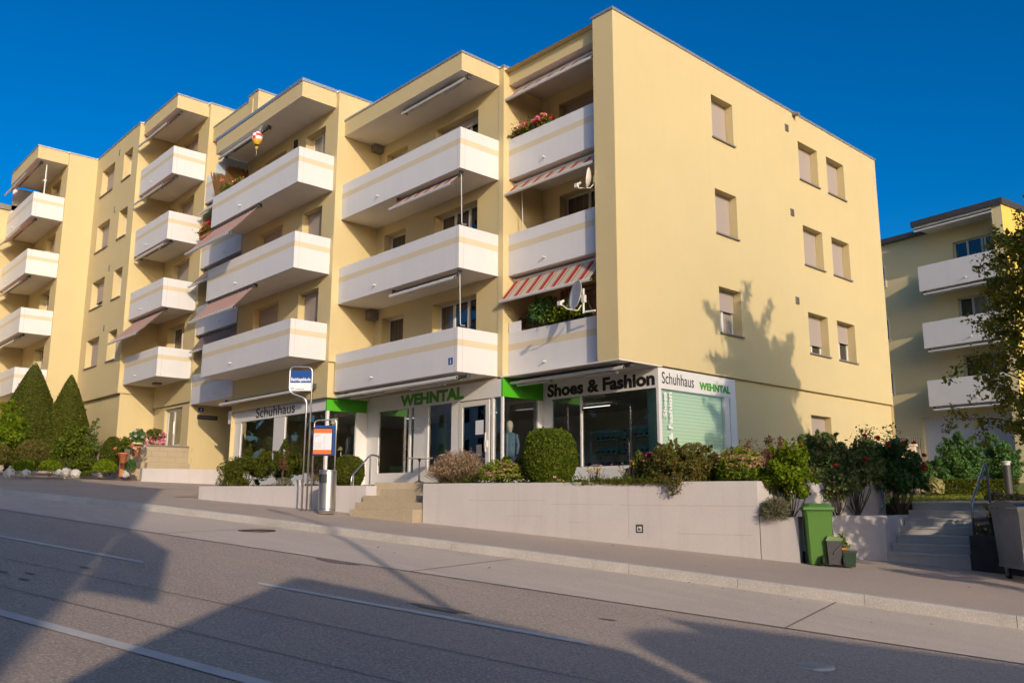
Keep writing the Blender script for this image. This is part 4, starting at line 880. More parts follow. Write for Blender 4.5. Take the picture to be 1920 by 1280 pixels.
for a, b, c, e in ((.03, .12, .03, .045), (.03, .045, .03, .12), (.06, .12, .09, .12), (.10, .12, .05, .12)):
    q = [(*(c1 + d_ * a), -0.62 + c), (*(c1 + d_ * b), -0.62 + c), (*(c1 + d_ * b), -0.62 + e), (*(c1 + d_ * a), -0.62 + e)]; mb.poly(q, 1)
tag(mb.build('wall_sticker', [darkgrey, paper]), 'small dark square sticker on the long concrete wall', 'sticker')
mb = MB(); g_ = 0.012; wB2 = (wB[0] + g_ * d_[0] * 2, wB[1] + g_ * d_[1] * 2)
wallseg(mb, wB2, wC, 0.2, -0.28); mb.prism([wC, (wC[0] - .15, wC[1] + .02 + .2), (wD[0] - .2, wD[1] + .1), wD], -1.5, -0.282)
wallseg(mb, wD, wE, 0.2, -0.281)
rdir = np.array([-0.12, 0.99]); rdir /= np.linalg.norm(rdir); wF = (wE[0] + rdir[0] * 2.0, wE[1] + rdir[1] * 2.0); wallseg(mb, wE, wF, 0.2, -0.2815)
tag(mb.build('low_wall', concrete), 'lower concrete wall behind the green wheelie bin, holding the rose bed', 'wall')
# left wall by the bus stop
lwL, lwR = (-9.83, -5.52), (-5.23, -3.32)
mb = MB(); wallseg(mb, lwL, lwR, 0.2, 0.325); 
mb.prism([lwR, (-4.80, -2.0), (-5.0, -1.95), (-5.42, -3.15)], -0.9, 0.323)
tag(mb.build('retaining_wall', concrete), 'low concrete retaining wall behind the bus stop poles', 'wall')
# shop steps: washed gravel
steps = []
for k, lp in enumerate((656, 666, 680, 695)):
    n0 = 0.55 - 0.36 * k; L0 = at_n(lp, n0); l0 = (L0 - B0[:2]) @ DL
    mb = MB(); z1 = -0.375 + 0.155 * (k + 1)
    a, b, c, d = P2(l0, n0), P2(8.42, n0), P2(8.42, n0 - 3.0), P2(l0, n0 - 3.0)
    steps.append((a, b, c, d, z1))
st = thing('shop_steps', (*P2(9.2, 0.3), -0.4), 'washed gravel steps climbing from the pavement to the shop door', 'steps')
for a, b, c, d, z1 in steps:
    mb = MB(); mb.hexa([(x, y, -1.0) for x, y in (a, b, c, d)], [(x, y, z1) for x, y in (a, b, c, d)]); mb.build('step', stepm, st)
mb = MB(); mb.prism([(-5.2, -3.1), P2(8.42, -0.9), (-3.3, -2.6), (-3.0, 0.3), (-10.4, 0.3), (-10.4, -1.3), (-8.0, -1.3), (-5.6, -1.9)], -0.6, FL - 0.02)
tag(mb.build('shop_landing', stepm), kind='structure')
# soil of the beds
mb = MB(); mb.prism([(-3.2, -3.05), (3.9, -0.85), (4.15, 3.6), (2.4, 5.2), (1.5, 13.2), (-0.05, 13.2), (-0.05, 1.55), (-4.0, 1.5), (-3.98, 0.0), (-3.3, 0.0)], -1.2, 0.27); tag(mb.build('flower_bed', soil), kind='structure')
mb = MB(); mb.prism([(-9.7, -5.3), (-5.3, -3.15), (-5.05, -1.9), (-8.0, -1.35), (-17.4, -1.4), (-17.0, -2.6), (-10.6, -4.6)], -0.5, 0.26); tag(mb.build('flower_bed', soil), kind='structure')
mb = MB(); mb.prism([(4.10, -0.9), (4.6, -0.72), (4.25, 0.95), (5.0, 1.86), (4.78, 3.9), (4.2, 3.9)], -1.4, -0.34); tag(mb.build('flower_bed', soil), kind='structure')
# garden stairs at the right
S0 = np.array(wE) + np.array([0.01, 0.0]); e_ = np.array([0.985, 0.17]); e_ /= np.linalg.norm(e_)
gs = thing('garden_stairs', (S0[0] + .7, S0[1], -1.1), 'grey concrete stairs beside the rose bed leading up to the lawn', 'stairs')
SW = 1.42
for k in range(7):
    z1 = -1.12 + 0.156 * (k + 1); a = S0 + rdir * (0.30 * k); b = a + e_ * SW; c = b + rdir * 0.33; d = a + rdir * 0.33
    mb = MB(); lip = 0.02
    if k == 6: c = b + rdir * 1.0; d = a + rdir * 1.0
    a3, b3 = a - rdir * lip, b - rdir * lip
    mb.hexa([(*a, -1.5), (*b, -1.5), (*c, -1.5), (*d, -1.5)], [(*a, z1 - .045), (*b, z1 - .045), (*c, z1 - .045), (*d, z1 - .045)])
    mb.hexa([(*a3, z1 - .045), (*b3, z1 - .045), (*c, z1 - .045), (*d, z1 - .045)], [(*a3, z1), (*b3, z1), (*c, z1), (*d, z1)])
    mb.build('step', concgrey, gs)
# handrail of the garden stairs
R0 = S0 + e_ * (SW - 0.04)
def rp(k, z): q = R0 + rdir * k; return (q[0], q[1], z)
t = thing('handrail', rp(0.62, -0.6), 'bent grey steel handrail on the garden stairs beside the galvanised container', 'handrail')
mb = MB(); mb.tube([rp(0.62, -0.66), rp(0.62, -0.12), rp(0.66, -0.02), rp(2.0, 0.74), rp(2.08, 0.76), rp(2.14, 0.70), rp(2.16, -0.05)], 0.024, 10); mb.build('rail', galv, t, True)
# dark side wall right of the stairs + slope
mb = MB(); q0 = S0 + e_ * SW + np.array([.01, 0.02]); mb.prism([tuple(q0), (q0[0] + 3.5, q0[1] + .35), (q0[0] + 3.5, q0[1] + .6), (q0[0] - .02, q0[1] + .25)], -1.7, -0.62); mb.prism([(q0[0] + .02, q0[1] + .25), (q0[0] + .25, q0[1] + .27), (q0[0] + .02, q0[1] + 2.2), (q0[0] - .21, q0[1] + 2.2)], -1.7, -0.3)
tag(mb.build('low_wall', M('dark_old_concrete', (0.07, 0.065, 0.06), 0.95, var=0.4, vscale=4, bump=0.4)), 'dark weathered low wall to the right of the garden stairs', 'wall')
# lawn and path behind, rising to the far block
def lz(x, y): return -0.06 + 0.028 * max(0, (y - 3.5)) + 0.02 * max(0, y - 14)
xs = [q0[0] - 2.2 + i * 1.2 for i in range(0, 34)]; ys = [3.75 + i * 1.3 for i in range(0, 22)]
grid('lawn', [0.4, 1.6, 2.8, 4.0] + [x for x in xs[1:] if x > 4.4], ys, lz, lawnm)
mb = MB(); X = q0[0]
pp = [(5.0, 3.7), (6.4, 3.9), (12.0, 9.0), (16.0, 14.5), (14.4, 15.5), (10.0, 10.4), (5.0, 5.6)]
for a, b, c, d in (((4.75, 3.75), (6.45, 3.95), (7.6, 5.1), (4.4, 5.4)), ((5.6, 5.3), (7.6, 5.1), (12.0, 9.2), (10.6, 10.2)), ((10.6, 10.2), (12, 9.2), (18, 15), (16.5, 16.5))):
    mb.poly([(x, y, lz(x, y) + 0.012) for x, y in (a, b, c, d)])
tag(mb.build('garden_path', M('path_concrete', (0.46, 0.41, 0.36), 0.9, var=0.12, vscale=2, bump=0.3)), kind='structure')
mb = MB()                                              # grass tufts over the visible strip
G = []
for i in range(26000):
    x, y = RNG.uniform(1.6, 13), RNG.uniform(4.4, 15)
    if (x - 4.5) * 0.80 - (y - 4.6) * 0.70 > -0.3 and x > 5: continue
    if x < 4.6 and y < 5.5: continue
    z = lz(x, y); h = RNG.uniform(.03, .075); a = RNG.uniform(0, PI); dx, dy = .006 * math.cos(a), .006 * math.sin(a)
    mb.poly([(x - dx, y - dy, z), (x + dx, y + dy, z), (x + RNG.normal(0, .015), y + RNG.normal(0, .015), z + h)])
tag(mb.build('grass', grassm), 'short grass of the lawn above the garden stairs', 'grass', kind='stuff')
# forecourt stone block, low white wall, garden kerb
mb = MB()
zb_ = 0.9
mb.box((-24.4, -3.72, 0.4), (-20.50, -1.56, 1.95)); mb.box((-24.4, -3.76, 1.95), (-20.46, -1.56, 2.0), 1)
mb.box((-20.50, -3.2, 0.4), (-20.2, -1.6, 1.32), 0)
for i in range(1, 6):
    z = 0.72 + i * 0.21
    mb.box((-20.5005, -3.7195, z), (-20.497, -1.57, z + 0.008), 2)
    for j in range(4): y = -3.6 + j * 0.62 + (i % 2) * 0.3; mb.box((-20.5005, y, z), (-20.497, y + 0.008, min(z + 0.21, 1.95)), 2)
tag(mb.build('entrance_terrace', [stonem, sillm, M('mortar_joint', (0.25, 0.2, 0.13), 0.9)]), 'sandstone clad entrance terrace in front of the glass entrance door', 'terrace')
mb = MB(); mb.prism([(-19.10, -3.75), (-18.60, -1.0), (-18.85, -0.95), (-19.35, -3.75)], 0.1, 1.07); tag(mb.build('low_wall', concrete), 'short white low wall standing between the forecourt and the sandstone terrace', 'wall')
mb = MB(); kp = [(-31, -9.6), (-25.6, -6.9), (-23.4, -5.6), (-22.2, -4.5), (-21.0, -3.8), (-20.4, -3.7)]
for a, b in zip(kp, kp[1:]): wallseg(mb, a, b, 0.16, 0, 0) if 0 else mb.hexa([(*a, gz(*a) - .1), (*b, gz(*b) - .1), (b[0] + .05, b[1] + .15, gz(*b) - .1), (a[0] + .05, a[1] + .15, gz(*a) - .1)], [(*a, gz(*a) + .13), (*b, gz(*b) + .13), (b[0] + .05, b[1] + .15, gz(*b) + .13), (a[0] + .05, a[1] + .15, gz(*a) + .13)])
tag(mb.build('garden_edging', M('pink_edging', (0.45, 0.36, 0.30), 0.9, var=0.2, bump=0.3)), 'stone edging along the front garden with the cone shaped yews', 'edging')
mb = MB(); mb.poly([(x, y, gz(x, y) + .10) for x, y in [(-31, -9.5), (-25.6, -6.8), (-23.4, -5.5), (-22.2, -4.4), (-21.0, -3.7), (-24.4, -3.0), (-30.2, -3.0), (-36, -5)]]); tag(mb.build('flower_bed', soil), kind='structure')

# ================================================================== STREET FURNITURE
def pole_bend(pts, r, k=5, rad=0.08):
    out = []
    for i, p in enumerate(pts):
        if i in (0, len(pts) - 1): out.append(Vector(p)); continue
        a, b, c = Vector(pts[i - 1]), Vector(p), Vector(pts[i + 1]); u = (a - b).normalized(); v = (c - b).normalized(); R_ = min(rad, (a - b).length * .45, (c - b).length * .45)
        for j in range(k + 1):
            t = j / k; out.append((b + u * R_) * (1 - t) ** 2 + b * 2 * t * (1 - t) + (b + v * R_) * t * t)
    return [tuple(x) for x in out]
def gpt(x, y):
    d = ray(x, y); n_ = np.array([-GR[0], -GR[1], 1.0]); t = ((B0 - CAM) @ n_) / (d @ n_); return CAM + d * t
bd = np.array([0.675, 0.738]); nv = np.array([bd[1], -bd[0]])                                   # the sign faces across the road towards the viewer
BS = gpt(574, 957)[:2]; gb = gz(*BS); PMM = pxm(BS)
gS = thing('bus_stop_sign', (BS[0], BS[1], gb), 'tall steel bus stop sign with blue and white name plate', 'bus stop')
bp = lambda s, z: (BS[0] + bd[0] * s, BS[1] + bd[1] * s, z)
zz = lambda y: zat(570, y, BS)
sL, s1 = -43 * PMM, -8.5 * PMM
q = MB(); q.tube(pole_bend([bp(s1, gb), bp(s1, zz(747)), bp(sL, zz(735)), bp(sL, zz(686)), bp(0, zz(688)), bp(0, gb)], 0.02, 6, 0.14), 0.021, 10); q.build('pole', steel, gS, True)
def plate(mb, o2, s0, s1, z0, z1, dn, th, mi=0, sk=0.0):
    P = lambda s, d, z: (o2[0] + bd[0] * s + nv[0] * d, o2[1] + bd[1] * s + nv[1] * d, z)
    mb.hexa([P(s0, dn, z0), P(s1, dn, z0), P(s1, dn - th, z0), P(s0, dn - th, z0)], [P(s0, dn, z1), P(s1, dn, z1), P(s1, dn - th, z1), P(s0, dn - th, z1)], mi)
zt_, zm_, zb_ = zz(694), zz(717), zz(732)
q = MB(); plate(q, BS, sL + .02, -.02, zm_, zt_, 0.012, 0.024, 0); plate(q, BS, sL + .02, -.02, zb_, zm_, 0.012, 0.024, 1); sp_ = q.build('name_plate', [blue, textwhite], gS)
SF = Fr(BS[0] + nv[0] * 0.013, BS[1] + nv[1] * 0.013, bd[0], bd[1]); W0 = -sL - .04
text(sp_, 'lettering', 'Bezirksgebäude', SF, sL + .035, zm_ + .015, 0.115, W0 - .03, 0.0, textwhite, 0.03, thick=0.004)
text(sp_, 'lettering', 'ZVV', SF, sL + .035, zb_ + .03, 0.05, 0.09, 0.0, darkgrey, 0.0, thick=0.004)
q = MB()
for i in range(7): q.box((sL + .16 + i * .03, -0.004, zb_ + .03), (sL + .182 + i * .03, -0.001, zb_ + .045), 0, SF)
q.build('small_print', darkgrey, sp_)
SFb = Fr(BS[0] - nv[0] * 0.013, BS[1] - nv[1] * 0.013, -bd[0], -bd[1])
text(sp_, 'lettering', 'Bezirksgebäude', SFb, .035, zm_ + .015, 0.115, W0 - .03, 0.0, textwhite, 0.03, thick=0.004)
TB = gpt(582, 957)[:2] - nv * 0.02; g2 = gz(*TB); TW = 42 * PMM; yy = lambda y: zat(600, y, TB + bd * .2)
gT = thing('timetable_board', (TB[0], TB[1], g2), 'timetable case with orange bands hung in a bent steel frame', 'timetable')
tp = lambda s, z: (TB[0] + bd[0] * s, TB[1] + bd[1] * s, z)
q = MB(); q.tube(pole_bend([tp(0, g2), tp(0, yy(788)), tp(TW, yy(786)), tp(TW, g2 + .02)], 0.02, 5, 0.10), 0.020, 10); q.build('frame', steel, gT, True)
q = MB(); plate(q, TB, -.01, TW - .015, yy(853), yy(797), -0.01, 0.03, 0); plate(q, TB, -.01, TW - .075, yy(854), yy(801), 0.05, 0.06, 1)
cs = q.build('case', [blue, M('case_navy', (0.01, 0.03, 0.12), .4)], gT)
for a, b in ((804, 812), (843, 851)):
    q = MB(); plate(q, TB, .008, TW - .09, yy(b), yy(a), 0.056, 0.006, 0); q.build('orange_band', orange, cs)
q = MB(); plate(q, TB, .008, TW - .09, yy(843), yy(812), 0.055, 0.006, 0)
for i in range(7): plate(q, TB, .03 + i * .026, .033 + i * .026, yy(841), yy(829), 0.0565, 0.001, 1)
for i in range(3): plate(q, TB, .03, .12 + .03 * i, yy(818) + i * .02, yy(818) + .004 + i * .02, 0.0565, 0.001, 1)
plate(q, TB, TW * .5, TW * .5 + .004, yy(841), yy(816), 0.0565, 0.001, 1)
q.build('timetable', [paper, sillm], cs)
tb = (-5.08, -4.47); zt0 = gz(*tb)
t = thing('litter_bin', (*tb, zt0), 'round brushed steel litter bin on the pavement beside the timetable', 'litter bin')
q = MB(); q.lathe([(.165, 0), (.175, .015), (.175, .05), (.20, .055), (.20, .12)], (*tb, zt0), 32, 0)
n = 40; H0, H1, HB, HT = .12, .99, .70, .90; a0 = math.atan2(CAM[1] - tb[1], CAM[0] - tb[0])
def cyl(mb, z0, z1, skip=None):
    for k in range(n):
        a, b = 2 * PI * k / n, 2 * PI * (k + 1) / n
        if skip and skip((a + b) / 2): continue
        mb.poly([(tb[0] + .20 * math.cos(a), tb[1] + .20 * math.sin(a), zt0 + z0), (tb[0] + .20 * math.cos(b), tb[1] + .20 * math.sin(b), zt0 + z0), (tb[0] + .20 * math.cos(b), tb[1] + .20 * math.sin(b), zt0 + z1), (tb[0] + .20 * math.cos(a), tb[1] + .20 * math.sin(a), zt0 + z1)])
def inslot(a): d = (a - (a0 - 0.75) + PI) % (2 * PI) - PI; return abs(d) < .62
cyl(q, H0, HB); cyl(q, HB, HT, inslot); cyl(q, HT, H1)
q.lathe([(.205, .97), (.21, .985), (.20, 1.0), (.17, 1.0)], (*tb, zt0), 40); q.build('body', steel, t, True)
q = MB(); q.lathe([(.18, .60), (.18, .95)], (*tb, zt0), 24); q.build('liner', darkgrey, t)
# shop handrail
hA = at_n(661, -0.30); hB = at_n(692, -0.95)
t = thing('handrail', (hA[0], hA[1], 0.33), 'curved brushed steel handrail beside the shop steps', 'handrail')
zA_ = zat(661, 893, hA); zB_ = zat(697, 852, hB)
def mix_(a, b, t): return tuple(a[i] + (b[i] - a[i]) * t for i in range(2))
pA = mix_(hA, hB, -0.05); pE = mix_(hA, hB, 1.55)
q = MB(); q.tube(pole_bend([(*mix_(hA, hB, -.12), zA_ - .22), (*mix_(hA, hB, -.12), zA_), (*hB, zB_), (*pE, zB_ - .02), (*pE, zB_ - .26)], .02, 6, .10), 0.022, 10); q.build('rail', steel, t, True)
q = MB(); q.tube([(*hA, 0.12), (*hA, zA_ + .05)], .02, 10); q.build('post', steel, t); q = MB(); q.tube([(*hB, 0.18), (*hB, zB_)], .02, 10); q.build('post', steel, t)
# bistro table
bt = np.array([-6.85, -0.55]); z0 = FL - .02
t = thing('bistro_table', (bt[0], bt[1], z0), 'round bistro table on a cast iron foot in front of the shop glass', 'table')
q = MB(); q.lathe([(.34, .715), (.355, .72), (.355, .735), (.34, .74)], (bt[0], bt[1], z0), 36); q.build('table_top', M('table_top', (0.50, 0.45, 0.38), 0.4), t)
q = MB(); q.lathe([(.03, .10), (.022, .2), (.03, .24), (.018, .3), (.018, .62), (.04, .70), (.10, .714)], (bt[0], bt[1], z0), 14)
for k in range(3): a = 2 * PI * k / 3 + .4; q.tube([(bt[0], bt[1], z0 + .10), (bt[0] + .14 * math.cos(a), bt[1] + .14 * math.sin(a), z0 + .06), (bt[0] + .24 * math.cos(a), bt[1] + .24 * math.sin(a), z0 + .015)], [.022, .016, .018], 8)
q.build('pedestal', darkgrey, t, True)

# ------------------------------------------------ wheelie bin and small tubs
def rot(cx, cy, ang):
    ca, sa = math.cos(ang), math.sin(ang); return lambda x, y, z: (cx + x * ca - y * sa, cy + x * sa + y * ca, z)
bx, by = 4.98, -0.62; bz = gz(bx, by); f = rot(bx, by, math.radians(35))       # local -y faces the road
t = thing('wheelie_bin', (bx, by, bz), 'tall green plastic wheelie bin standing against the low concrete wall', 'bin')
def rr(w, d, ch, z, oy=0): return [f(-w + ch, -d + oy, z), f(w - ch, -d + oy, z), f(w, -d + ch + oy, z), f(w, d - ch + oy, z), f(w - ch, d + oy, z), f(-w + ch, d + oy, z), f(-w, d - ch + oy, z), f(-w, -d + ch + oy, z)]
q = MB(); lv = [(.185, .20, .03, .0), (.192, .21, .035, .06), (.225, .255, .04, .80), (.235, .265, .04, .90)]
for (w0, d0, c0_, z0_), (w1, d1, c1_, z1_) in zip(lv, lv[1:]): q.hexa(rr(w0, d0, c0_, bz + z0_), rr(w1, d1, c1_, bz + z1_))
q.hexa(rr(.25, .28, .04, bz + .895), rr(.252, .282, .04, bz + .935)); q.hexa([f(-.03, -.272, bz + .55), f(.03, -.272, bz + .55), f(.03, -.2, bz + .55), f(-.03, -.2, bz + .55)], [f(-.03, -.285, bz + .88), f(.03, -.285, bz + .88), f(.03, -.2, bz + .88), f(-.03, -.2, bz + .88)]) if 0 else None
q.build('body', plasticgreen, t)
q = MB(); q.hexa(rr(.265, .295, .06, bz + .935), rr(.26, .285, .07, bz + .965)); q.hexa(rr(.235, .24, .07, bz + .965, .02), rr(.19, .17, .07, bz + 1.03, .05)); q.hexa(rr(.255, .02, .0, bz + .92, -.30), rr(.25, .02, .0, bz + .965, -.285)); q.build('lid', plasticgreen, t)
for s in (-1, 1):
    q = MB(); c = Vector(f(s * .215, .20, bz + .10)); d = Vector(f(s * .255, .20, bz + .10)); q.tube([tuple(c), tuple(d)], .10, 20); q.build('wheel', rubber, t)
q = MB(); q.tube([f(-.2, .30, bz + .93), f(-.2, .345, bz + .95), f(.2, .345, bz + .95), f(.2, .30, bz + .93)], .014, 8); q.build('handle', plasticgreen, t)
cx, cy = gpt(1564, 1060)[:2]; cz = gz(cx, cy); f = rot(cx, cy, math.radians(38))
t = thing('garden_cart', (cx, cy, cz), 'small dark grey garden cart with a green lid and thin handle beside the wheelie bin', 'garden cart')
q = MB(); q.hexa([f(-.10, -.12, cz + .03), f(.10, -.12, cz + .03), f(.10, .12, cz + .03), f(-.10, .12, cz + .03)], [f(-.125, -.15, cz + .42), f(.125, -.15, cz + .42), f(.125, .15, cz + .42), f(-.125, .15, cz + .42)]); q.hexa([f(-.02, -.165, cz + .2), f(.115, -.165, cz + .34), f(.115, -.14, cz + .34), f(-.02, -.14, cz + .2)], [f(-.02, -.165, cz + .23), f(.115, -.165, cz + .37), f(.115, -.14, cz + .37), f(-.02, -.14, cz + .23)]); q.build('tub', greyplastic, t)
q = MB(); q.hexa([f(-.14, -.14, cz + .42), f(.14, -.14, cz + .42), f(.14, .14, cz + .42), f(-.14, .14, cz + .42)], [f(-.10, -.12, cz + .50), f(.115, -.12, cz + .48), f(.115, .12, cz + .48), f(-.10, .12, cz + .50)]); q.build('lid', M('mid_green_plastic', (0.10, 0.17, 0.03), 0.5), t)
q = MB(); q.tube(pole_bend([f(.05, .1, cz + .35), f(.02, .12, cz + .72), f(-.10, .13, cz + .78), f(-.2, .13, cz + .74)], .01, 5, .08), .010, 8); q.build('handle', darkgrey, t)
for s in (-1, 1): q = MB(); q.tube([f(s * .15 - .03, -.10, cz + .09), f(s * .18 - .03, -.10, cz + .09)], .09, 18); q.build('wheel', rubber, t)
ox, oy = gpt(1580, 1057)[:2]; oz = gz(ox, oy)
t = thing('flower_pot', (ox, oy, oz), 'orange plastic pot with seedlings between the grey cart and the dark green tub', 'flower pot')
q = MB(); q.lathe([(.07, 0), (.095, .25), (.11, .25), (.112, .28), (.10, .28), (.09, .25)], (ox, oy, oz), 24); q.build('pot', M('orange_pot', (0.62, 0.20, 0.07), 0.5), t, True)
ptsprout = (ox, oy, oz + .29)
dx_, dy_ = gpt(1593, 1062)[:2]; dz_ = gz(dx_, dy_); f = rot(dx_, dy_, math.radians(38))
t = thing('planter_tub', (dx_, dy_, dz_), 'dark green square plastic tub at the right of the bin group', 'tub')
q = MB(); q.hexa([f(-.082, -.082, dz_), f(.082, -.082, dz_), f(.082, .082, dz_), f(-.082, .082, dz_)], [f(-.106, -.106, dz_ + .24), f(.106, -.106, dz_ + .24), f(.106, .106, dz_ + .24), f(-.106, .106, dz_ + .24)])
q.hexa([f(-.118, -.118, dz_ + .24), f(.118, -.118, dz_ + .24), f(.118, .118, dz_ + .24), f(-.118, .118, dz_ + .24)], [f(-.118, -.118, dz_ + .265), f(.118, -.118, dz_ + .265), f(.118, .118, dz_ + .265), f(-.118, .118, dz_ + .265)]); q.build('tub', dkgreen, t)

# ------------------------------------------------ galvanised rubbish container
kx, ky = 7.93, 1.52; kz = gz(kx, ky); f = rot(kx, ky, math.radians(42))
t = thing('rubbish_container', (kx, ky, kz), 'large galvanised four wheeled rubbish container at the right edge', 'container')
W_, D_ = .66, .50; zb, zt = kz + .24, kz + 1.18
q = MB(); q.hexa([f(-W_ * .93, -D_ * .86, zb), f(W_ * .93, -D_ * .86, zb), f(W_ * .93, D_ * .9, zb), f(-W_ * .93, D_ * .9, zb)], [f(-W_, -D_, zt), f(W_, -D_, zt), f(W_, D_, zt), f(-W_, D_, zt)])
q.hexa([f(-W_ * .95, -D_ * .9, zb - .03), f(W_ * .95, -D_ * .9, zb - .03), f(W_ * .95, D_ * .92, zb - .03), f(-W_ * .95, D_ * .92, zb - .03)], [f(-W_ * .95, -D_ * .9, zb + .02), f(W_ * .95, -D_ * .9, zb + .02), f(W_ * .95, D_ * .92, zb + .02), f(-W_ * .95, D_ * .92, zb + .02)])
q.hexa([f(-W_ - .02, -D_ - .02, zt - .05), f(W_ + .02, -D_ - .02, zt - .05), f(W_ + .02, D_ + .02, zt - .05), f(-W_ - .02, D_ + .02, zt - .05)], [f(-W_ - .02, -D_ - .02, zt), f(W_ + .02, -D_ - .02, zt), f(W_ + .02, D_ + .02, zt), f(-W_ - .02, D_ + .02, zt)]); q.build('body', galv, t)
q = MB()
for i in range(8):
    a0_, a1_ = PI * i / 8, PI * (i + 1) / 8; y0, y1 = -math.cos(a0_) * (D_ + .03), -math.cos(a1_) * (D_ + .03); h0, h1 = math.sin(a0_) * .12, math.sin(a1_) * .12
    q.poly([f(-W_ - .03, y0, zt + .01 + h0), f(W_ + .03, y0, zt + .01 + h0), f(W_ + .03, y1, zt + .01 + h1), f(-W_ - .03, y1, zt + .01 + h1)])
for s in (-1, 1): q.poly([f(s * (W_ + .03), -math.cos(PI * i / 8) * (D_ + .03), zt + .01 + math.sin(PI * i / 8) * .12) for i in range(9)])
q.hexa([f(-W_ - .04, -D_ - .045, zt - .005), f(W_ + .04, -D_ - .045, zt - .005), f(W_ + .04, -D_ - .01, zt - .005), f(-W_ - .04, -D_ - .01, zt - .005)], [f(-W_ - .04, -D_ - .045, zt + .03), f(W_ + .04, -D_ - .045, zt + .03), f(W_ + .04, -D_ - .01, zt + .03), f(-W_ - .04, -D_ - .01, zt + .03)]); q.build('lid', galv, t)
q = MB(); q.hexa([f(-.28, -D_ * .985 - .006, zt - .22), f(.18, -D_ * .985 - .006, zt - .24), f(.18, -D_ * .98, zt - .24), f(-.28, -D_ * .98, zt - .22)], [f(-.30, -D_ - .004, zt - .10), f(.18, -D_ - .004, zt - .12), f(.18, -D_ + .01, zt - .12), f(-.30, -D_ + .01, zt - .10)]); q.build('sticker', paper, t)
q = MB(); q.hexa([f(-.06, -D_ * .96 - .02, zt - .36), f(.06, -D_ * .96 - .02, zt - .36), f(.06, -D_ * .95, zt - .36), f(-.06, -D_ * .95, zt - .36)], [f(-.06, -D_ * .97 - .012, zt - .27), f(.06, -D_ * .97 - .012, zt - .27), f(.06, -D_ * .97, zt - .27), f(-.06, -D_ * .97, zt - .27)]); q.build('sticker', M('faded_orange', (0.4, 0.18, 0.1), 0.7), t)
for u_ in (-.32, .12):
    q = MB(); q.tube([f(u_, -D_ * .93, zt - .46), f(u_, -D_ - .05, zt - .47), f(u_ + .16, -D_ - .05, zt - .47), f(u_ + .16, -D_ * .93, zt - .46)], .009, 8); q.build('handle', galv, t)
for sx in (-1, 1):
    for sy in (-1, 1):
        c = (sx * W_ * .78, sy * D_ * .72); q = MB(); q.tube([f(c[0] - .025, c[1], kz + .10), f(c[0] + .025, c[1], kz + .10)], .10, 24); wh = q.build('wheel', rubber, t, True)
        q = MB(); q.tube([f(c[0] - .03, c[1], kz + .10), f(c[0] + .03, c[1], kz + .10)], .055, 20); q.hexa([f(c[0] - .045, c[1] - .03, kz + .08), f(c[0] - .035, c[1] - .03, kz + .08), f(c[0] - .035, c[1] + .03, kz + .08), f(c[0] - .045, c[1] + .03, kz + .08)], [f(c[0] - .045, c[1] - .05, kz + .22), f(c[0] + .045, c[1] - .05, kz + .22), f(c[0] + .045, c[1] + .05, kz + .22), f(c[0] - .045, c[1] + .05, kz + .22)]); q.build('castor', galv, wh)
# path lights
for (px_, py_, top, lab) in ((1893, 905, 866, 'black bollard light with a pale cap beside the path'),):
    xy = np.array([9.35, 8.3]); z = lz(*xy)
    d = ray(px_, 930)[:2]; tt = 21.5 / (d @ np.array([VF[0], VF[1]])); xy = CAM[:2] + d * (21.5 / 1.0); z = lz(*xy)
    t = thing('bollard_light', (xy[0], xy[1], z), lab, 'path light')
    q = MB(); q.lathe([(.09, 0), (.09, .80)], (xy[0], xy[1], z), 18); q.build('post', darkgrey, t); q = MB(); q.lathe([(.085, .80), (.085, .86), (.11, .87), (.10, .90)], (xy[0], xy[1], z), 18); q.build('cap', alu, t)
# ================================================================== FAR BLOCK (right)
FB = Fr(0.36, 24.43, 0.9903, -0.139)
T5 = thing('apartment_building', (-1, 28, lz(-1, 28)), 'separate ochre apartment block behind the lawn with white balconies and a wide garage door', 'building')
zP = [4.27, 6.92, 9.58]; WB = 1.25
mb = MB()
hh = [(-2.37, -0.12, z + 0.65, z + 2.2) for z in zP]
wallgrid(mb, FB, -12, -0.05, 0.2, 12.5, WB, hh + [(-4.55, 0.2 - .3, 1.82, 3.82)], 0.22)
quad(mb, FB, 0.0, 0.10, 0.52, 0.2, 12.55); mb.poly([FB(0.10, 0, 0.2), FB(0.10, WB, 0.2), FB(0.10, WB, 12.55), FB(0.10, 0, 12.55)])
mb.box((-0.05, WB, 0.2), (0.10, WB + .1, 12.6), 0, FB)
mb.build('wall', olive, T5)
mb = MB(); mb.poly([FB(0.52, 0, 0.2), FB(0.52, 12, 0.2), FB(0.52, 12, 12.6), FB(0.52, 0, 12.6)]); mb.poly([FB(0.52, 12, 0.2), FB(-12, 12, 0.2), FB(-12, 12, 12.6), FB(0.52, 12, 12.6)]); mb.poly([FB(-12, WB, .2), FB(-12, 12, .2), FB(-12, 12, 12.6), FB(-12, WB, 12.6)]); mb.build('end_wall', yellow2, T5)
mb = MB(); mb.box((-3.55, -0.10, 12.58), (0.62, 12.1, 12.84), 0, FB); mb.box((-12.2, 1.0, 12.50), (-3.55, 12.1, 12.74), 0, FB); mb.box((-3.45, 0.0, 12.48), (0.5, WB, 12.575), 1, FB)
mb.build('roof', [darkcap, soffit], T5)
for k, z in enumerate(zP):
    balcony(T5, FB, -3.42, 0.08, 0.0, WB - .01, z - .1 + 0.0, z + 1.07, 'lr', 0.62, stripes=False)
    window(T5, FB, WB, hh[k], (0.27, 0.56, 0.62), 0, 0.22, mats=[pane, curtainw if k == 1 else pane, dark, curtain], sill=False)
    awning(T5, FB, -3.2, 0.0, 0.12, z - .20, 0.02, z - .24, alu)
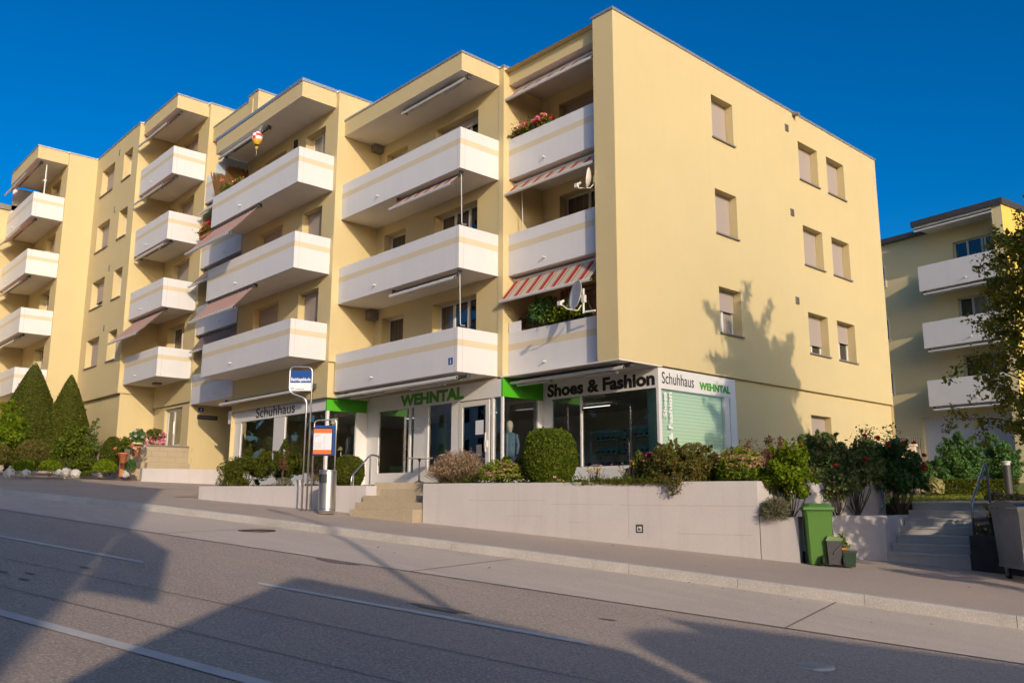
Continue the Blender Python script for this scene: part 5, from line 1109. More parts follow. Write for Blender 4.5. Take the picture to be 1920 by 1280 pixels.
awning(T5, FB, -3.4, 0.05, 0.1, 12.42, 0.0, 12.38, alu, 'closed white awning under the dark roof edge', crank=(0.0, 10.9))
mb = MB(); mb.box((-4.55, WB + 0.18, 1.82), (-0.1, WB + 0.22, 3.82), 0, FB); mb.build('garage_door', garagem, T5)
mb = MB(); mb.box((-4.55, WB - 0.04, 0.6), (-0.1, WB - 0.005, 1.81), 0, FB); mb.build('plinth', concgrey, T5)
for k, z in enumerate(zP): 
    window(T5, FB, WB, (-6.1, -5.78, z + .75, z + 1.85), (), 0, 0.01, sill=True)
t = thing('railing', (-6.5, 26, 1.5), 'dark grey metal bar railing beside the garage door of the ochre block', 'railing')
mb = MB(); RA, RB_, RC = FB(-6.3, 0.1, 0), FB(-4.75, -0.9, 0), FB(-4.15, 0.3, 0)
for a, b in ((RA, RB_), (RB_, RC)):
    for z in (1.75, 2.85): mb.tube([(a[0], a[1], z), (b[0], b[1], z)], .02, 6)
    k = 12
    for i in range(k + 1): x = a[0] + (b[0] - a[0]) * i / k; y = a[1] + (b[1] - a[1]) * i / k; mb.tube([(x, y, 1.75), (x, y, 2.85)], .012, 5)
mb.tube([(RA[0], RA[1], .5), (RA[0], RA[1], 1.8)], .02); mb.tube([(RB_[0], RB_[1], .5), (RB_[0], RB_[1], 1.8)], .02); mb.tube([(RC[0], RC[1], .5), (RC[0], RC[1], 1.8)], .02)
mb.build('bars', darkgrey, t)
mb = MB(); mb.prism([(0.05, 12.9), (1.1, 13.0), (1.06, 13.25), (0.05, 13.15)], -0.8, 1.72); mb.prism([(0.0, 12.87), (1.14, 12.97), (1.1, 13.28), (0.0, 13.18)], 1.72, 1.78)
tag(mb.build('garden_wall', M('cream_render', (0.68, 0.56, 0.45), 0.9, var=0.06)), 'short cream rendered wall at the far corner of the yellow end wall behind the roses', 'wall')

# ================================================================== ACROSS THE ROAD: what shades the road and shows in the glass
OF = Fr(*P2(0, 20), DL[0] * -1, DL[1] * -1)           # u runs downhill (to the right), w: +w points back to the road -> use negative
grey_r = M('grey_render', (0.30, 0.26, 0.23), 0.9, var=0.08, bump=0.2); tile = M('roof_tiles', (0.20, 0.09, 0.06), 0.9, var=0.2)
def opp(u0, u1, zg, z1, depth, label, mat=grey_r, storeys=3, sk=0.0):
    """block whose street front stands on the line u0..u1 (u=-l), away from the road"""
    t = thing('house', (*P2(-(u0 + u1) / 2, 20 + depth / 2), zg), label, 'building')
    f = lambda u, d, z: (*P2(-(u + sk * max(d, 0)), 20 + d), z)
    mb = MB(); mb.hexa([f(u0, 0, zg - 3), f(u1, 0, zg - 3), f(u1, depth, zg - 3), f(u0, depth, zg - 3)], [f(u0, 0, z1), f(u1, 0, z1), f(u1, depth, z1), f(u0, depth, z1)]); mb.build('wall', mat, t)
    mb = MB(); mb.hexa([f(u0 - .15, -.15, z1), f(u1 + .15, -.15, z1), f(u1 + .15, depth + .15, z1), f(u0 - .15, depth + .15, z1)], [f(u0 - .15, -.15, z1 + .2), f(u1 + .15, -.15, z1 + .2), f(u1 + .15, depth + .15, z1 + .2), f(u0 - .15, depth + .15, z1 + .2)]); mb.build('roof', darkcap, t)
    for s in range(storeys):
        z = zg + 1.2 + s * 2.9
        if z + 1.4 > z1: break
        u = u0 + 1.2
        while u + 1.4 < u1:
            mb = MB(); mb.hexa([f(u, -.03, z), f(u + 1.3, -.03, z), f(u + 1.3, .05, z), f(u, .05, z)], [f(u, -.03, z + 1.4), f(u + 1.3, -.03, z + 1.4), f(u + 1.3, .05, z + 1.4), f(u, .05, z + 1.4)]); wn = mb.build('window', frame, t)
            for a in (.06, .68): 
                mb = MB(); mb.hexa([f(u + a, -.04, z + .06), f(u + a + .56, -.04, z + .06), f(u + a + .56, .0, z + .06), f(u + a, .0, z + .06)], [f(u + a, -.04, z + 1.34), f(u + a + .56, -.04, z + 1.34), f(u + a + .56, .0, z + 1.34), f(u + a, .0, z + 1.34)]); mb.build('pane', pane, wn)
            u += 3.2
    return t, f
# tall block whose corner shades the left of the road
ta, fa = opp(-9.0, 7.15, -0.6, 11.3, 9, 'grey block of flats across the road, outside the picture, shading the road on the left', sk=1.29)
mb = MB(); mb.hexa([fa(7.3, 0.0, 5.35), fa(8.6, 0, 5.35), fa(8.6, 2.2, 5.35), fa(7.3, 2.2, 5.35)], [fa(7.3, 0, 6.9), fa(8.6, 0, 5.9), fa(8.6, 2.2, 5.9), fa(7.3, 2.2, 6.9)]); mb.build('balcony', grey_r, ta)
# low gabled house
t = thing('house', (*P2(-15, 23), -1.9), 'low gabled house across the road, outside the picture, shading the middle of the road', 'building')
f = lambda u, d, z: (*P2(-(u + 1.29 * d), 20 + d), z)
sil = [(7.9, -3), (7.9, 2.83), (8.57, 3.44), (9.6, 4.28), (11.17, 5.48), (12.5, 5.30), (13.5, 5.02), (15.1, 4.72), (15.25, -3)]
mb = MB(); k = len(sil)
mb.poly([f(u, 0, z) for u, z in sil]); mb.poly([f(u, 5, z) for u, z in reversed(sil)])
for (u0, z0), (u1, z1) in zip(sil, sil[1:]): mb.poly([f(u0, 0, z0), f(u0, 5, z0), f(u1, 5, z1), f(u1, 0, z1)])
mb.build('wall', grey_r, t)
mb = MB()
for (u0, z0), (u1, z1) in zip(sil[1:-2], sil[2:-1]): mb.poly([f(u0, -.05, z0 + .04), f(u1, -.05, z1 + .04), f(u1, 5.1, z1 + .04), f(u0, 5.1, z0 + .04)])
mb.build('roof', tile, t)
SK = 1.29
tb2, _ = opp(17.0, 30, -2.6, 5.55, 6, 'low flat roofed building across the road, outside the picture at the right', storeys=2, sk=1.29)
mb = MB(); mb.hexa([f(22, 0, 5.5), f(30, 0, 5.5), f(30, 6, 5.5), f(22, 6, 5.5)], [f(22, 0, 6.2), f(30, 0, 6.4), f(30, 6, 6.4), f(22, 6, 6.2)]); mb.build('roof_parapet', grey_r, tb2)
mb = MB()                                             # unseen rounded block, shaped to cast the curved shadow edge on the road
pr = [(15.30, 4.55), (15.38, 4.95), (15.7, 5.22), (16.2, 5.40), (17.0, 5.55)]
for (u0, z0), (u1, z1) in zip(pr, pr[1:]): mb.hexa([f(u0, 0, -3), f(u1, 0, -3), f(u1, 5, -3), f(u0, 5, -3)], [f(u0, 0, z0), f(u1, 0, z1), f(u1, 5, z1), f(u0, 5, z0)])
mb.build('rounded_shadow_caster', grey_r, tb2)
t = thing('street_lamp', (*P2(-13.2, 20), -1.9), 'street lamp across the road, outside the picture, throwing the thin shadow', 'street lamp')
mb = MB(); mb.tube([f(13.35, -.3, -2.2), f(13.35, -.3, 7.6), f(13.0, -.5, 8.3), f(12.2, -1.4, 8.6)], [.09, .06, .05, .04], 10); mb.build('pole', galv, t)
mb = MB(); mb.tube([f(12.2, -1.4, 8.58), f(11.8, -2.0, 8.6)], [.10, .07], 10); mb.build('lamp_head', darkgrey, t)
# buildings seen only in the shop glass
lightgrey_r = M('light_render', (0.78, 0.68, 0.60), 0.9, var=0.08)
ob, _ = opp(-84, -50, 3.0, 17.0, 10, 'grey brown block of flats across the road reflected in the shop glass', mat=lightgrey_r, storeys=5)
ob2, _ = opp(-46, -20, 1.6, 10.5, 9, 'lower grey brown house across the road reflected in the big shop window', storeys=3)
# ================================================================== PLANTS
def quads(name, V, mat, parent):
    """V: (N,4,3) world corners"""
    N = len(V); me = bpy.data.meshes.new(name); off = np.array(wloc(parent)) if parent else np.zeros(3)
    co = (V.reshape(-1, 3) - off).astype(np.float32)
    me.vertices.add(N * 4); me.vertices.foreach_set('co', co.ravel()); me.loops.add(N * 4); me.loops.foreach_set('vertex_index', np.arange(N * 4, dtype=np.int32))
    me.polygons.add(N); me.polygons.foreach_set('loop_start', np.arange(0, N * 4, 4, dtype=np.int32)); me.polygons.foreach_set('loop_total', np.full(N, 4, dtype=np.int32))
    me.materials.append(mat); me.update(calc_edges=True); me.validate()
    o = bpy.data.objects.new(name, me); COL.objects.link(o)
    if parent: o.parent = parent
    return o
def unit(v): return v / (np.linalg.norm(v, axis=-1, keepdims=True) + 1e-9)
def leaves(C, size, aspect=0.5, out=None, bias=0.6, jitter=0.35, along=None, abias=0.0):
    N = len(C); nrm = RNG.normal(size=(N, 3))
    if out is not None: nrm = unit(nrm) + out * bias
    nrm = unit(nrm); t = RNG.normal(size=(N, 3))
    if along is not None: t = unit(t) + along * abias
    t = unit(t - nrm * (t * nrm).sum(-1, keepdims=True)); b = np.cross(nrm, t)
    s = size * np.exp(RNG.normal(0, jitter, (N, 1))); w_ = s * aspect * 0.5; l = s * 0.5
    fold = nrm * s * 0.08
    return np.stack([C - t * l, C - b * w_ + fold - t * l * .1, C + t * l, C + b * w_ + fold - t * l * .1], 1)
def lump(c, r, n, shell=0.45, amp=0.22, k=9, flat_bottom=True):
    d = unit(RNG.normal(size=(n, 3)))
    if flat_bottom: d[:, 2] = np.where(d[:, 2] < -0.35, -d[:, 2], d[:, 2])
    bd_ = unit(RNG.normal(size=(k, 3))); ba = RNG.uniform(-1, 1, k)
    f = 1 + amp * (np.exp(-(1 - d @ bd_.T) * 5) * ba).sum(-1)
    rad = 1 - shell * RNG.random(n) ** 1.8
    return np.array(c) + d * np.array(r) * (f * rad)[:, None], d
def clumps(c, r, n, k=22, cr=.34, shoots=10):
    """foliage gathered in unequal clumps, with gaps between them and shoots that break the outline"""
    c = np.array(c, float); r = np.array(r, float); P, D = [], []
    per = max(20, int(n * .86 / k))
    for i in range(k):
        d = unit(RNG.normal(size=3)); d[2] = abs(d[2]) * .9 - .25 if i % 3 else d[2]
        cc = c + d * r * RNG.uniform(.45, .86); q, dd = lump(cc, r.mean() * cr * RNG.uniform(.65, 1.35) * np.array([1, 1, .8]), int(per * RNG.uniform(.6, 1.4)), .75, .5, 7, False); P.append(q); D.append(dd)
    for i in range(shoots):
        d = unit(RNG.normal(size=3) + np.array([0, 0, 1.3])); b = c + d * r * .8; L_ = r.mean() * RNG.uniform(.25, .55); m_ = max(10, int(n * .14 / shoots)); t = RNG.random((m_, 1)); dv = unit(d + RNG.normal(0, .25, 3))
        P.append(b + dv * L_ * t + RNG.normal(0, .035 * r.mean() + .012, (m_, 3)) * (1.3 - t)); D.append(np.repeat(dv[None], m_, 0))
    return np.concatenate(P), np.concatenate(D)
def stems_mesh(name, base, tips, r, mat, parent, bend=0.15):
    mb = MB()
    for tp_ in tips:
        a = np.array(base if np.ndim(base[0]) == 0 else base[RNG.integers(len(base))], float); b = np.array(tp_, float); m = (a + b) / 2 + RNG.normal(0, bend, 3) * np.linalg.norm(b - a) * .5
        mb.tube([a, m, b], [r, r * .75, r * .4], 5)
    return mb.build(name, mat, parent)
def bush(name, label, cat, cx, cy, z0, rx, ry, h, n, size, mat, group=None, aspect=0.5, shell=.45, amp=.22, extra=(), stems=8, core=True, bias=.6, lift=0.0, wild=False):
    t = thing(name, (cx, cy, z0), label, cat, group)
    c = (cx, cy, z0 + lift + (h - lift) * .48); r = (rx, ry, (h - lift) * .54)
    parts = [clumps(c, r, n) if (wild or amp > .24) else lump(c, r, n, shell, amp)]
    for (dx, dy, dz, s, m_) in extra: parts.append(lump((cx + dx, cy + dy, z0 + dz), (s, s, s * .9), m_, .6, .3, flat_bottom=False))
    C = np.concatenate([p[0] for p in parts]); D = np.concatenate([p[1] for p in parts])
    C[:, 2] = np.maximum(C[:, 2], z0 + .01)
    quads('foliage', leaves(C, size, aspect, D, bias), mat, t)
    if stems:
        tips = [(cx + RNG.uniform(-.7, .7) * rx, cy + RNG.uniform(-.7, .7) * ry, z0 + h * RNG.uniform(.45, .85)) for _ in range(stems)]
        stems_mesh('stem', (cx, cy, z0 - .03), tips, .005 + .005 * h, bark, t)
    return t
def blossoms(parent, pts, r, mat, k=14, size=None, name='flower'):
    V = []
    if len(pts) <= 18:
        for p in pts:
            C, D = lump(p, (r, r, r * .8), k, .5, .1, flat_bottom=False); o = quads(name, leaves(C, size or r * .9, .8, D, 1.2), mat, parent)
        return o
    for p in pts:
        C, D = lump(p, (r, r, r * .8), k, .5, .1, flat_bottom=False); V.append(leaves(C, size or r * .9, .8, D, 1.2))
    return quads(name, np.concatenate(V), mat, parent)
def surf(cx, cy, cz, r, n, top=True):
    d = unit(RNG.normal(size=(n, 3))); d[:, 2] = abs(d[:, 2]) if top else d[:, 2]
    return np.array([cx, cy, cz]) + d * np.array(r)
def bedpos(x0, x1, n): 
    m = at_n((x0 + x1) / 2, n); return m, (x1 - x0) / 2 * pxm(m)
def pbush(name, label, cat, x0, x1, ytop, n, z0, cnt, size, mat, ry=None, **kw):
    m, rx = bedpos(x0, x1, n); h = zat((x0 + x1) / 2, ytop, m) - z0
    return bush(name, label, cat, m[0], m[1], z0, rx, ry or rx, h, cnt, size, mat, **kw), m, rx, h

SZ = 0.26
# --- long bed, left to right
m, rx = bedpos(815, 905, -0.45); h = zat(860, 848, m) - SZ
t = thing('lavender', (m[0], m[1], SZ), 'spreading lavender with pinkish seed heads at the left end of the long wall', 'lavender', 'lavender tufts')
N = 2600; a = RNG.uniform(0, 2 * PI, N); tilt = RNG.uniform(0, 1, N) ** .6 * 1.15; L = h * 1.12 * RNG.uniform(.72, 1.0, N) * (1 - .12 * tilt)
d = np.stack([np.cos(a) * np.sin(tilt), np.sin(a) * np.sin(tilt), np.cos(tilt)], 1); base = np.array([m[0], m[1], SZ]) + np.stack([RNG.normal(0, .12, N), RNG.normal(0, .10, N), np.zeros(N)], 1)
tip = base + d * L[:, None]; s = unit(np.cross(d, RNG.normal(size=(N, 3)))) * .004
quads('stem', np.stack([base - s, base + s, tip + s * .6, tip - s * .6], 1), L_lav, t)
quads('foliage', leaves(base + d * (L * RNG.uniform(.1, .65, N))[:, None], .055, .16, along=d, abias=2.0), L_grey, t)
C = np.repeat(tip, 3, 0) + RNG.normal(0, .012, (N * 3, 3)); quads('flower', leaves(C, .022, .6), F_tuft, t)
def sedum(x0, x1, yt, n, label, heads, mat, zb=SZ):
    t, m, rx, h = pbush('sedum', label, 'sedum', x0, x1, yt + 6, n, zb, 1500, .055, L_lime, group='sedum plants', aspect=.6, stems=10)
    c = (m[0], m[1], zb + h * .42); P = surf(*c, (rx * 1.02, rx * .95, h * .62), heads)
    V = []
    for p in P:
        k = 46; q = np.stack([RNG.normal(0, .040, k), RNG.normal(0, .040, k), RNG.normal(0, .010, k)], 1) + p; V.append(leaves(q, .022, .9, np.tile([[0, 0, 1.]], (k, 1)), 1.0))
    quads('flower', np.concatenate(V), mat, t); return t
sedum(905, 990, 862, -0.35, 'salmon flowered sedum between the lavender and the clipped round box', 75, F_sedum)
def geranium(x0, x1, yt, n, zb, label, mat, k=16, group='geraniums in the long bed', r=.035, h_=None, leafm=None):
    m, rx = bedpos(x0, x1, n); zt_ = zat((x0 + x1) / 2, yt, m)
    t = bush('geranium', label, 'geranium', m[0], m[1], zb, rx, rx * .8, zt_ - zb, 500, .05, leafm or L_box, group=group, aspect=.9, stems=4)
    blossoms(t, surf(m[0], m[1], zb + (zt_ - zb) * .62, (rx * .95, rx * .8, (zt_ - zb) * .42), k), r, mat); return t
geranium(935, 962, 856, -0.9, SZ, 'pale pink geranium just behind the left sedum', F_pink, 8)
geranium(955, 992, 859, -0.95, SZ, 'magenta geranium between the left sedum and the round box', F_magenta, 14)
m, rx = bedpos(983, 1083, -0.55); h = zat(1033, 805, m) - SZ
t = thing('box_shrub', (m[0], m[1], SZ), 'large clipped barrel shaped box shrub in front of the shop glass', 'shrub')
def barrel(cx, cy, z0, r, h, n, top=.55):
    d = unit(RNG.normal(size=(n, 3))); p = 3.2; k = (abs(d[:, 0]) ** p + abs(d[:, 1]) ** p * 0 + 1e-9)
    hr = np.hypot(d[:, 0], d[:, 1]); sc_ = (hr ** p + abs(d[:, 2]) ** p) ** (-1 / p); f = sc_ * (1 + RNG.normal(0, .018, n)) * (1 - .38 * RNG.random(n) ** 3)
    P = np.stack([cx + d[:, 0] * r * f, cy + d[:, 1] * r * f, z0 + h * .5 + d[:, 2] * h * .5 * f], 1)
    low = np.clip((z0 + h * .42 - P[:, 2]) / (h * .42), 0, 1); P[:, 0] = cx + (P[:, 0] - cx) * (1 - .22 * low); P[:, 1] = cy + (P[:, 1] - cy) * (1 - .22 * low)
    bd_ = unit(RNG.normal(size=(14, 3))); bf = 1 + .05 * (np.exp(-(1 - d @ bd_.T) * 9) * RNG.uniform(-1, 1, 14)).sum(-1); P[:, 0] = cx + (P[:, 0] - cx) * bf; P[:, 1] = cy + (P[:, 1] - cy) * bf; P[:, 2] = z0 + (P[:, 2] - z0) * (1 + (bf - 1) * .6)
    ms = RNG.random(n) < .02; P[ms] += d[ms] * RNG.uniform(.01, .05, (ms.sum(), 1))
    return P, d
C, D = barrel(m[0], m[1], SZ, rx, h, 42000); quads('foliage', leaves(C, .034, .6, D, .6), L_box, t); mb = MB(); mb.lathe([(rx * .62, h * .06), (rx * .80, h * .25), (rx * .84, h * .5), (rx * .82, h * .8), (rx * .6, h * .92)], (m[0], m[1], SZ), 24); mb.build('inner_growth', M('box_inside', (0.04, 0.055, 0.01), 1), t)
stems_mesh('stem', (m[0], m[1], SZ - .03), [(m[0] + RNG.uniform(-.3, .3), m[1] + RNG.uniform(-.3, .3), SZ + h * .7) for _ in range(14)], .015, bark, t)
# creeping juniper along the wall top: ground cover
V = []
for i in range(9000):
    x = RNG.uniform(1035, 1250); nn_ = -abs(RNG.normal(0, .22)) + .10; q = at_n(x, nn_); hang = nn_ > 0.02
    V.append((q[0], q[1], (SZ + RNG.uniform(.02, .15) * (1 if x > 1120 else .6)) if not hang else WT - RNG.uniform(-.05, .10) * (nn_ * 6)))
V = np.array(V); o = quads('ground_cover', leaves(V, .05, .22, along=np.tile(np.append(-DN, .25), (len(V), 1)) * -1, abias=1.2), L_yew, None); tag(o, 'creeping juniper spilling over the top of the long wall', 'ground cover', kind='stuff')
def daisies(x0, x1, yt, n, label, mat, k, zb=SZ):
    m, rx = bedpos(x0, x1, n); zt_ = zat((x0 + x1) / 2, yt, m); t = thing('flower_plant', (m[0], m[1], zb), label, 'flowers', 'loose flowers in the long bed')
    tips = [(m[0] + RNG.uniform(-1, 1) * rx, m[1] + RNG.uniform(-.25, .25), zb + (zt_ - zb) * RNG.uniform(.45, 1)) for _ in range(k)]
    mb = MB()
    for p in tips: mb.tube([(m[0] + (p[0] - m[0]) * .5, m[1], zb), p], .004, 4)
    mb.build('stem', bark, t); blossoms(t, tips[::2], .024, mat, 9, .03); C = np.array([np.array(p) * .5 + np.array([m[0] + (p[0] - m[0]) * .4, m[1], zb]) * .5 for p in tips]); C = np.repeat(C, 6, 0) + RNG.normal(0, .04, (len(C) * 6, 3)); quads('foliage', leaves(C, .04, .4), L_box, t)
    return t
daisies(1090, 1140, 872, -0.5, 'loose yellow coneflowers against the white sill of the big window', F_yel, 26)
daisies(1160, 1200, 862, -0.45, 'yellow and cream daisies left of the pink geranium', F_yel, 22)
daisies(1036, 1056, 893, -0.1, 'dry orange flower heads at the foot of the clipped box', F_sedum, 10)
geranium(1185, 1212, 851, -0.8, SZ, 'pale pink geranium in front of the mint strip of the big window', F_pink, 12)
geranium(1208, 1234, 851, -0.8, SZ, 'strong pink geranium touching the red tinged shrub', F_magenta, 10)
geranium(1205, 1230, 878, -0.35, SZ, 'small coral geranium in front of the pink ones', F_sedum, 9)
pbush('shrub', 'low dark undergrowth shrub behind the coral geranium', 'shrub', 1160, 1240, 870, -0.9, SZ, 2200, .04, L_red, ry=.3)
mm = []
for (x0, x1, yt, n, cnt) in ((1228, 1300, 826, -.45, 11000), (1280, 1352, 832, -.45, 11000)):
    t, m, rx, h = pbush('spirea_shrub', 'red tinged spirea shrub hanging over the wall, left one of the pair' if x0 < 1250 else 'red tinged spirea shrub beside the right salmon sedum', 'shrub', x0, x1, yt + 4, n, SZ, cnt, .042, L_red, group='spirea shrubs', shell=.6, amp=.5, stems=14, extra=[(RNG.uniform(-.3, .3), RNG.uniform(-.4, .1), RNG.uniform(.05, .75), .17, 420) for _ in range(9)])
m = at_n(1262, .12); t = bush('shrub', 'spray of the red tinged shrub drooping down the face of the wall', 'shrub', m[0], m[1], .10, .28, .14, .42, 700, .04, L_red, stems=5, amp=.6, shell=.9)
sedum(1345, 1440, 838, -0.55, 'large salmon pink sedum near the right corner of the long wall', 120, F_sedum)
pbush('shrub', 'green leafy undergrowth below the right sedum', 'shrub', 1340, 1420, 868, -0.25, SZ, 1700, .05, L_box, ry=.25)
pbush('dry_shrub', 'small brown faded shrub against the white shop corner', 'shrub', 1384, 1428, 822, -1.6, SZ, 1500, .035, L_brown, group='brown faded shrubs', shell=.8, amp=.4)
pbush('dry_shrub', 'larger brown faded shrub in front of the shaded end wall', 'shrub', 1424, 1506, 818, -1.9, SZ, 3600, .04, L_brown, group='brown faded shrubs', shell=.8, amp=.4)
# fresh green shrub on the corner, rooted in the low bed
m = (4.36, -0.40); rx = 50 * pxm(m); t = bush('fresh_shrub', 'bright green shrub on bare stems at the corner above the low wall', 'shrub', m[0], m[1], -.34, rx, rx * .9, 1.25, 9500, .055, L_lime, aspect=.7, shell=.75, amp=.35, lift=.42, stems=16, extra=[(-.35, -.1, .7, .25, 500), (.2, -.1, 1.15, .25, 450)])
blossoms(t, [(m[0] + .1, m[1] - .3, .80), (m[0] - .1, m[1] - .3, .62), (m[0] + .35, m[1] - .2, .38)], .02, F_yel, 8)
m = (4.33, -0.88); t = thing('lavender', (m[0], m[1], -.28), 'small grey green lavender ball hanging over the low wall', 'lavender', 'lavender tufts')
N = 1500; d = unit(RNG.normal(size=(N, 3))); d[:, 2] = np.where(d[:, 2] < -.5, -d[:, 2], d[:, 2]); L = RNG.uniform(.16, .29, N); base = np.array([m[0], m[1], -.22]) + d * .03; tip = base + d * L[:, None]
s = unit(np.cross(d, RNG.normal(size=(N, 3)))) * .003; quads('stem', np.stack([base - s, base + s, tip + s, tip - s], 1), L_grey, t); quads('foliage', leaves(np.repeat(base + d * (L * .7)[:, None], 2, 0) + RNG.normal(0, .03, (N * 2, 3)), .045, .18, along=np.repeat(d, 2, 0), abias=2), L_grey, t)
# --- roses
def rose(px0, px1, yt, D, z0, n, label, flowers, mat=L_rose, lift=.5, size=.058):
    d = ray((px0 + px1) / 2, 936); xy = (CAM + d * D)[:2]; rx = (px1 - px0) / 2 * D / FPX; h = zat((px0 + px1) / 2, yt, xy) - z0
    ex = [(RNG.uniform(-.8, .8) * rx, RNG.uniform(-.6, .6) * rx, lift + (h - lift) * RNG.uniform(.15, 1.0), rx * .32, int(n * .05)) for _ in range(10)]
    t = bush('rose_bush', label, 'rose bush', xy[0], xy[1], z0, rx, rx * .85, h * .96, n, size, mat, group='roses beside the stairs', aspect=.6, shell=.85, amp=.5, lift=lift, stems=18, extra=ex)
    if flowers: 
        P = []
        for fx, fy in flowers: q = CAM + ray(fx, fy) * (D - rx * .75); P.append(q)
        blossoms(t, P, .038, F_red, 22, .045)
    return t
rose(1488, 1585, 806, 17.6, -.34, 13000, 'tall dark rose bush directly behind the green wheelie bin', [(1500, 836), (1483, 840)], L_rose, .45)
rose(1560, 1652, 826, 17.4, -.34, 9500, 'middle rose bush with red blooms above the shaded low wall', [(1623, 861), (1592, 907), (1622, 816), (1566, 872)], L_rose, .45)
rose(1636, 1738, 834, 18.0, -.34, 9500, 'dark rose bush with deep red blooms next to the garden stairs', [(1713, 829), (1733, 852), (1732, 868), (1733, 878), (1694, 829), (1646, 820), (1667, 834)], L_dark, .30)
rose(1530, 1610, 880, 16.9, -.34, 1900, 'low sprawling rose bush just above the shaded low wall', [], L_rose, .35)
def twiggy(px0, px1, yt, D, z0, label):
    d = ray((px0 + px1) / 2, 936); xy = (CAM + d * D)[:2]; t = thing('rose_bush', (xy[0], xy[1], z0), label, 'rose bush', 'roses beside the stairs'); tips = []
    for _ in range(15): q = CAM + ray(RNG.uniform(px0, px1), yt + RNG.uniform(0, 60)) * (D + RNG.uniform(-.3, .3)); tips.append(q)
    stems_mesh('stem', (xy[0], xy[1], z0), tips, .012, bark, t, .2); C = np.concatenate([np.array(q) + RNG.normal(0, .11, (70, 3)) for q in tips]); quads('foliage', leaves(C, .05, .6), L_rose, t); return t
twiggy(1590, 1690, 812, 18.6, -.3, 'thin twiggy rose in front of the sunlit lower end wall')
# --- hedges and plants on the lawn side
def far_bush(px0, px1, yt, yb, D, n, size, mat, label, name='hedge_shrub', cat='shrub', group=None, **kw):
    d = ray((px0 + px1) / 2, 936); xy = (CAM + d * D)[:2]; z0 = lz(*xy) - .05; rx = (px1 - px0) / 2 * D / FPX; h = zat((px0 + px1) / 2, yt, xy) - z0
    return bush(name, label, cat, xy[0], xy[1], z0, rx, rx * .8, h, n, size, mat, group=group, **kw)
far_bush(1760, 1850, 818, 915, 27, 20000, .075, L_dark, 'large dark glossy laurel in front of the garage door', group='dark laurels', wild=True)
far_bush(1835, 1925, 815, 915, 28, 20000, .075, L_dark, 'dark laurel at the right edge behind the young tree', group='dark laurels', wild=True)
far_bush(1735, 1790, 862, 920, 25.5, 9000, .07, L_dark, 'small dark laurel at the left foot of the large laurel', group='dark laurels', wild=True)
t = None
d = ray(1830, 936); xy = (CAM + d * 24.2)[:2]; t = thing('clipped_hedge', (xy[0], xy[1], lz(*xy)), 'low clipped green hedge strip along the far side of the lawn', 'hedge')
rr_ = VR[:2] / np.linalg.norm(VR[:2]); N = 15000; uu = RNG.uniform(-1.15, 1.15, N); vv = RNG.uniform(-.25, .25, N); zz = .46 * (1 - .3 * RNG.random(N) ** 2 * 1.0); zz = np.where(RNG.random(N) < .5, zz, RNG.uniform(0, .46, N))
C = np.stack([xy[0] + rr_[0] * uu - rr_[1] * vv, xy[1] + rr_[1] * uu + rr_[0] * vv, lz(*xy) - .02 + zz], 1); quads('foliage', leaves(C, .045, .5), L_yew, t)
t = far_bush(1736, 1776, 897, 922, 22.8, 900, .10, F_cream, 'pale yellow and cream leaved hosta at the edge of the lawn', 'hosta', 'plant', shell=.7)
d = ray(1822, 1010); xy = np.array([6.62, 2.45])
bush('white_flowered_shrub', 'small shrub with white flowers on the dark wall next to the container', 'shrub', 6.95, 2.72, -.66, .36, .30, .62, 2200, .045, L_box, shell=.8, amp=.5)
t = bush('white_flowered_shrub', 'trailing sprig with white flowers beside the foot of the handrail', 'shrub', 6.60, 2.42, -.70, .16, .15, .26, 380, .04, L_rose, shell=.9); blossoms(t, [(6.56, 2.3, -.58), (6.62, 2.28, -.62), (6.7, 2.3, -.50)], .025, F_white, 10)
for (px0, px1, yt, D, lb) in ((1845, 1885, 922, 18.6, 'low straggly plant at the top of the stairs by the handrail post'), (1880, 1925, 926, 18.6, 'low straggly plant on the slope at the right edge')):
    far_bush(px0, px1, yt, 950, D, 700, .05, L_grey, lb, 'ground_plant', 'plant', shell=.9)
# --- trees
def tree(x, y, z0, h, r, label, n, leaf=.07, mat=L_tree, cz=.35, sparse=1.0, spire=False, group=None, trunkr=.05, limbs=26):
    t = thing('tree', (x, y, z0), label, 'tree', group); mb = MB(); top = (x + .05, y, z0 + h * .96)
    mb.tube([(x, y, z0 - .2), (x + .02, y + .02, z0 + h * .35), top], [trunkr, trunkr * .7, trunkr * .15], 9); ends = []
    for i in range(limbs):
        f_ = cz + (1 - cz) * (i / limbs) ** .9 * .95; zz = z0 + h * f_; a = i * 2.4 + RNG.uniform(-.3, .3); L_ = r * (1.15 - .8 * ((f_ - cz) / (1 - cz)) ** 1.2) * RNG.uniform(.75, 1.15)
        e = np.array([x + math.cos(a) * L_, y + math.sin(a) * L_, zz + L_ * RNG.uniform(.15, .45)]); b = np.array([x, y, zz]); m_ = (b + e) / 2 + np.array([0, 0, L_ * .08]); mb.tube([b, m_, e], [trunkr * .4, trunkr * .25, .006], 6)
        for k in range(7):
            t_ = RNG.uniform(.25, 1.05); p = b + (e - b) * t_; q = p + RNG.normal(0, .16 + .12 * r, 3); mb.tube([p, q], [.008, .003], 4); ends.append((p, q))
    mb.build('trunk', bark, t, True); V = []; per = max(4, n // len(ends))
    for p, q in ends:
        u_ = RNG.random((per, 1)); V.append(p + (q - p) * u_ + RNG.normal(0, .045 + .02 * r, (per, 3)))
    C = np.concatenate(V); quads('crown', leaves(C, leaf, .62), mat, t); return t
tree(7.42, 3.75, -.10, 5.7, 1.25, 'young feathery tree at the right edge in front of the ochre block', 16000, .075, L_tree, .16, trunkr=.04, limbs=46)
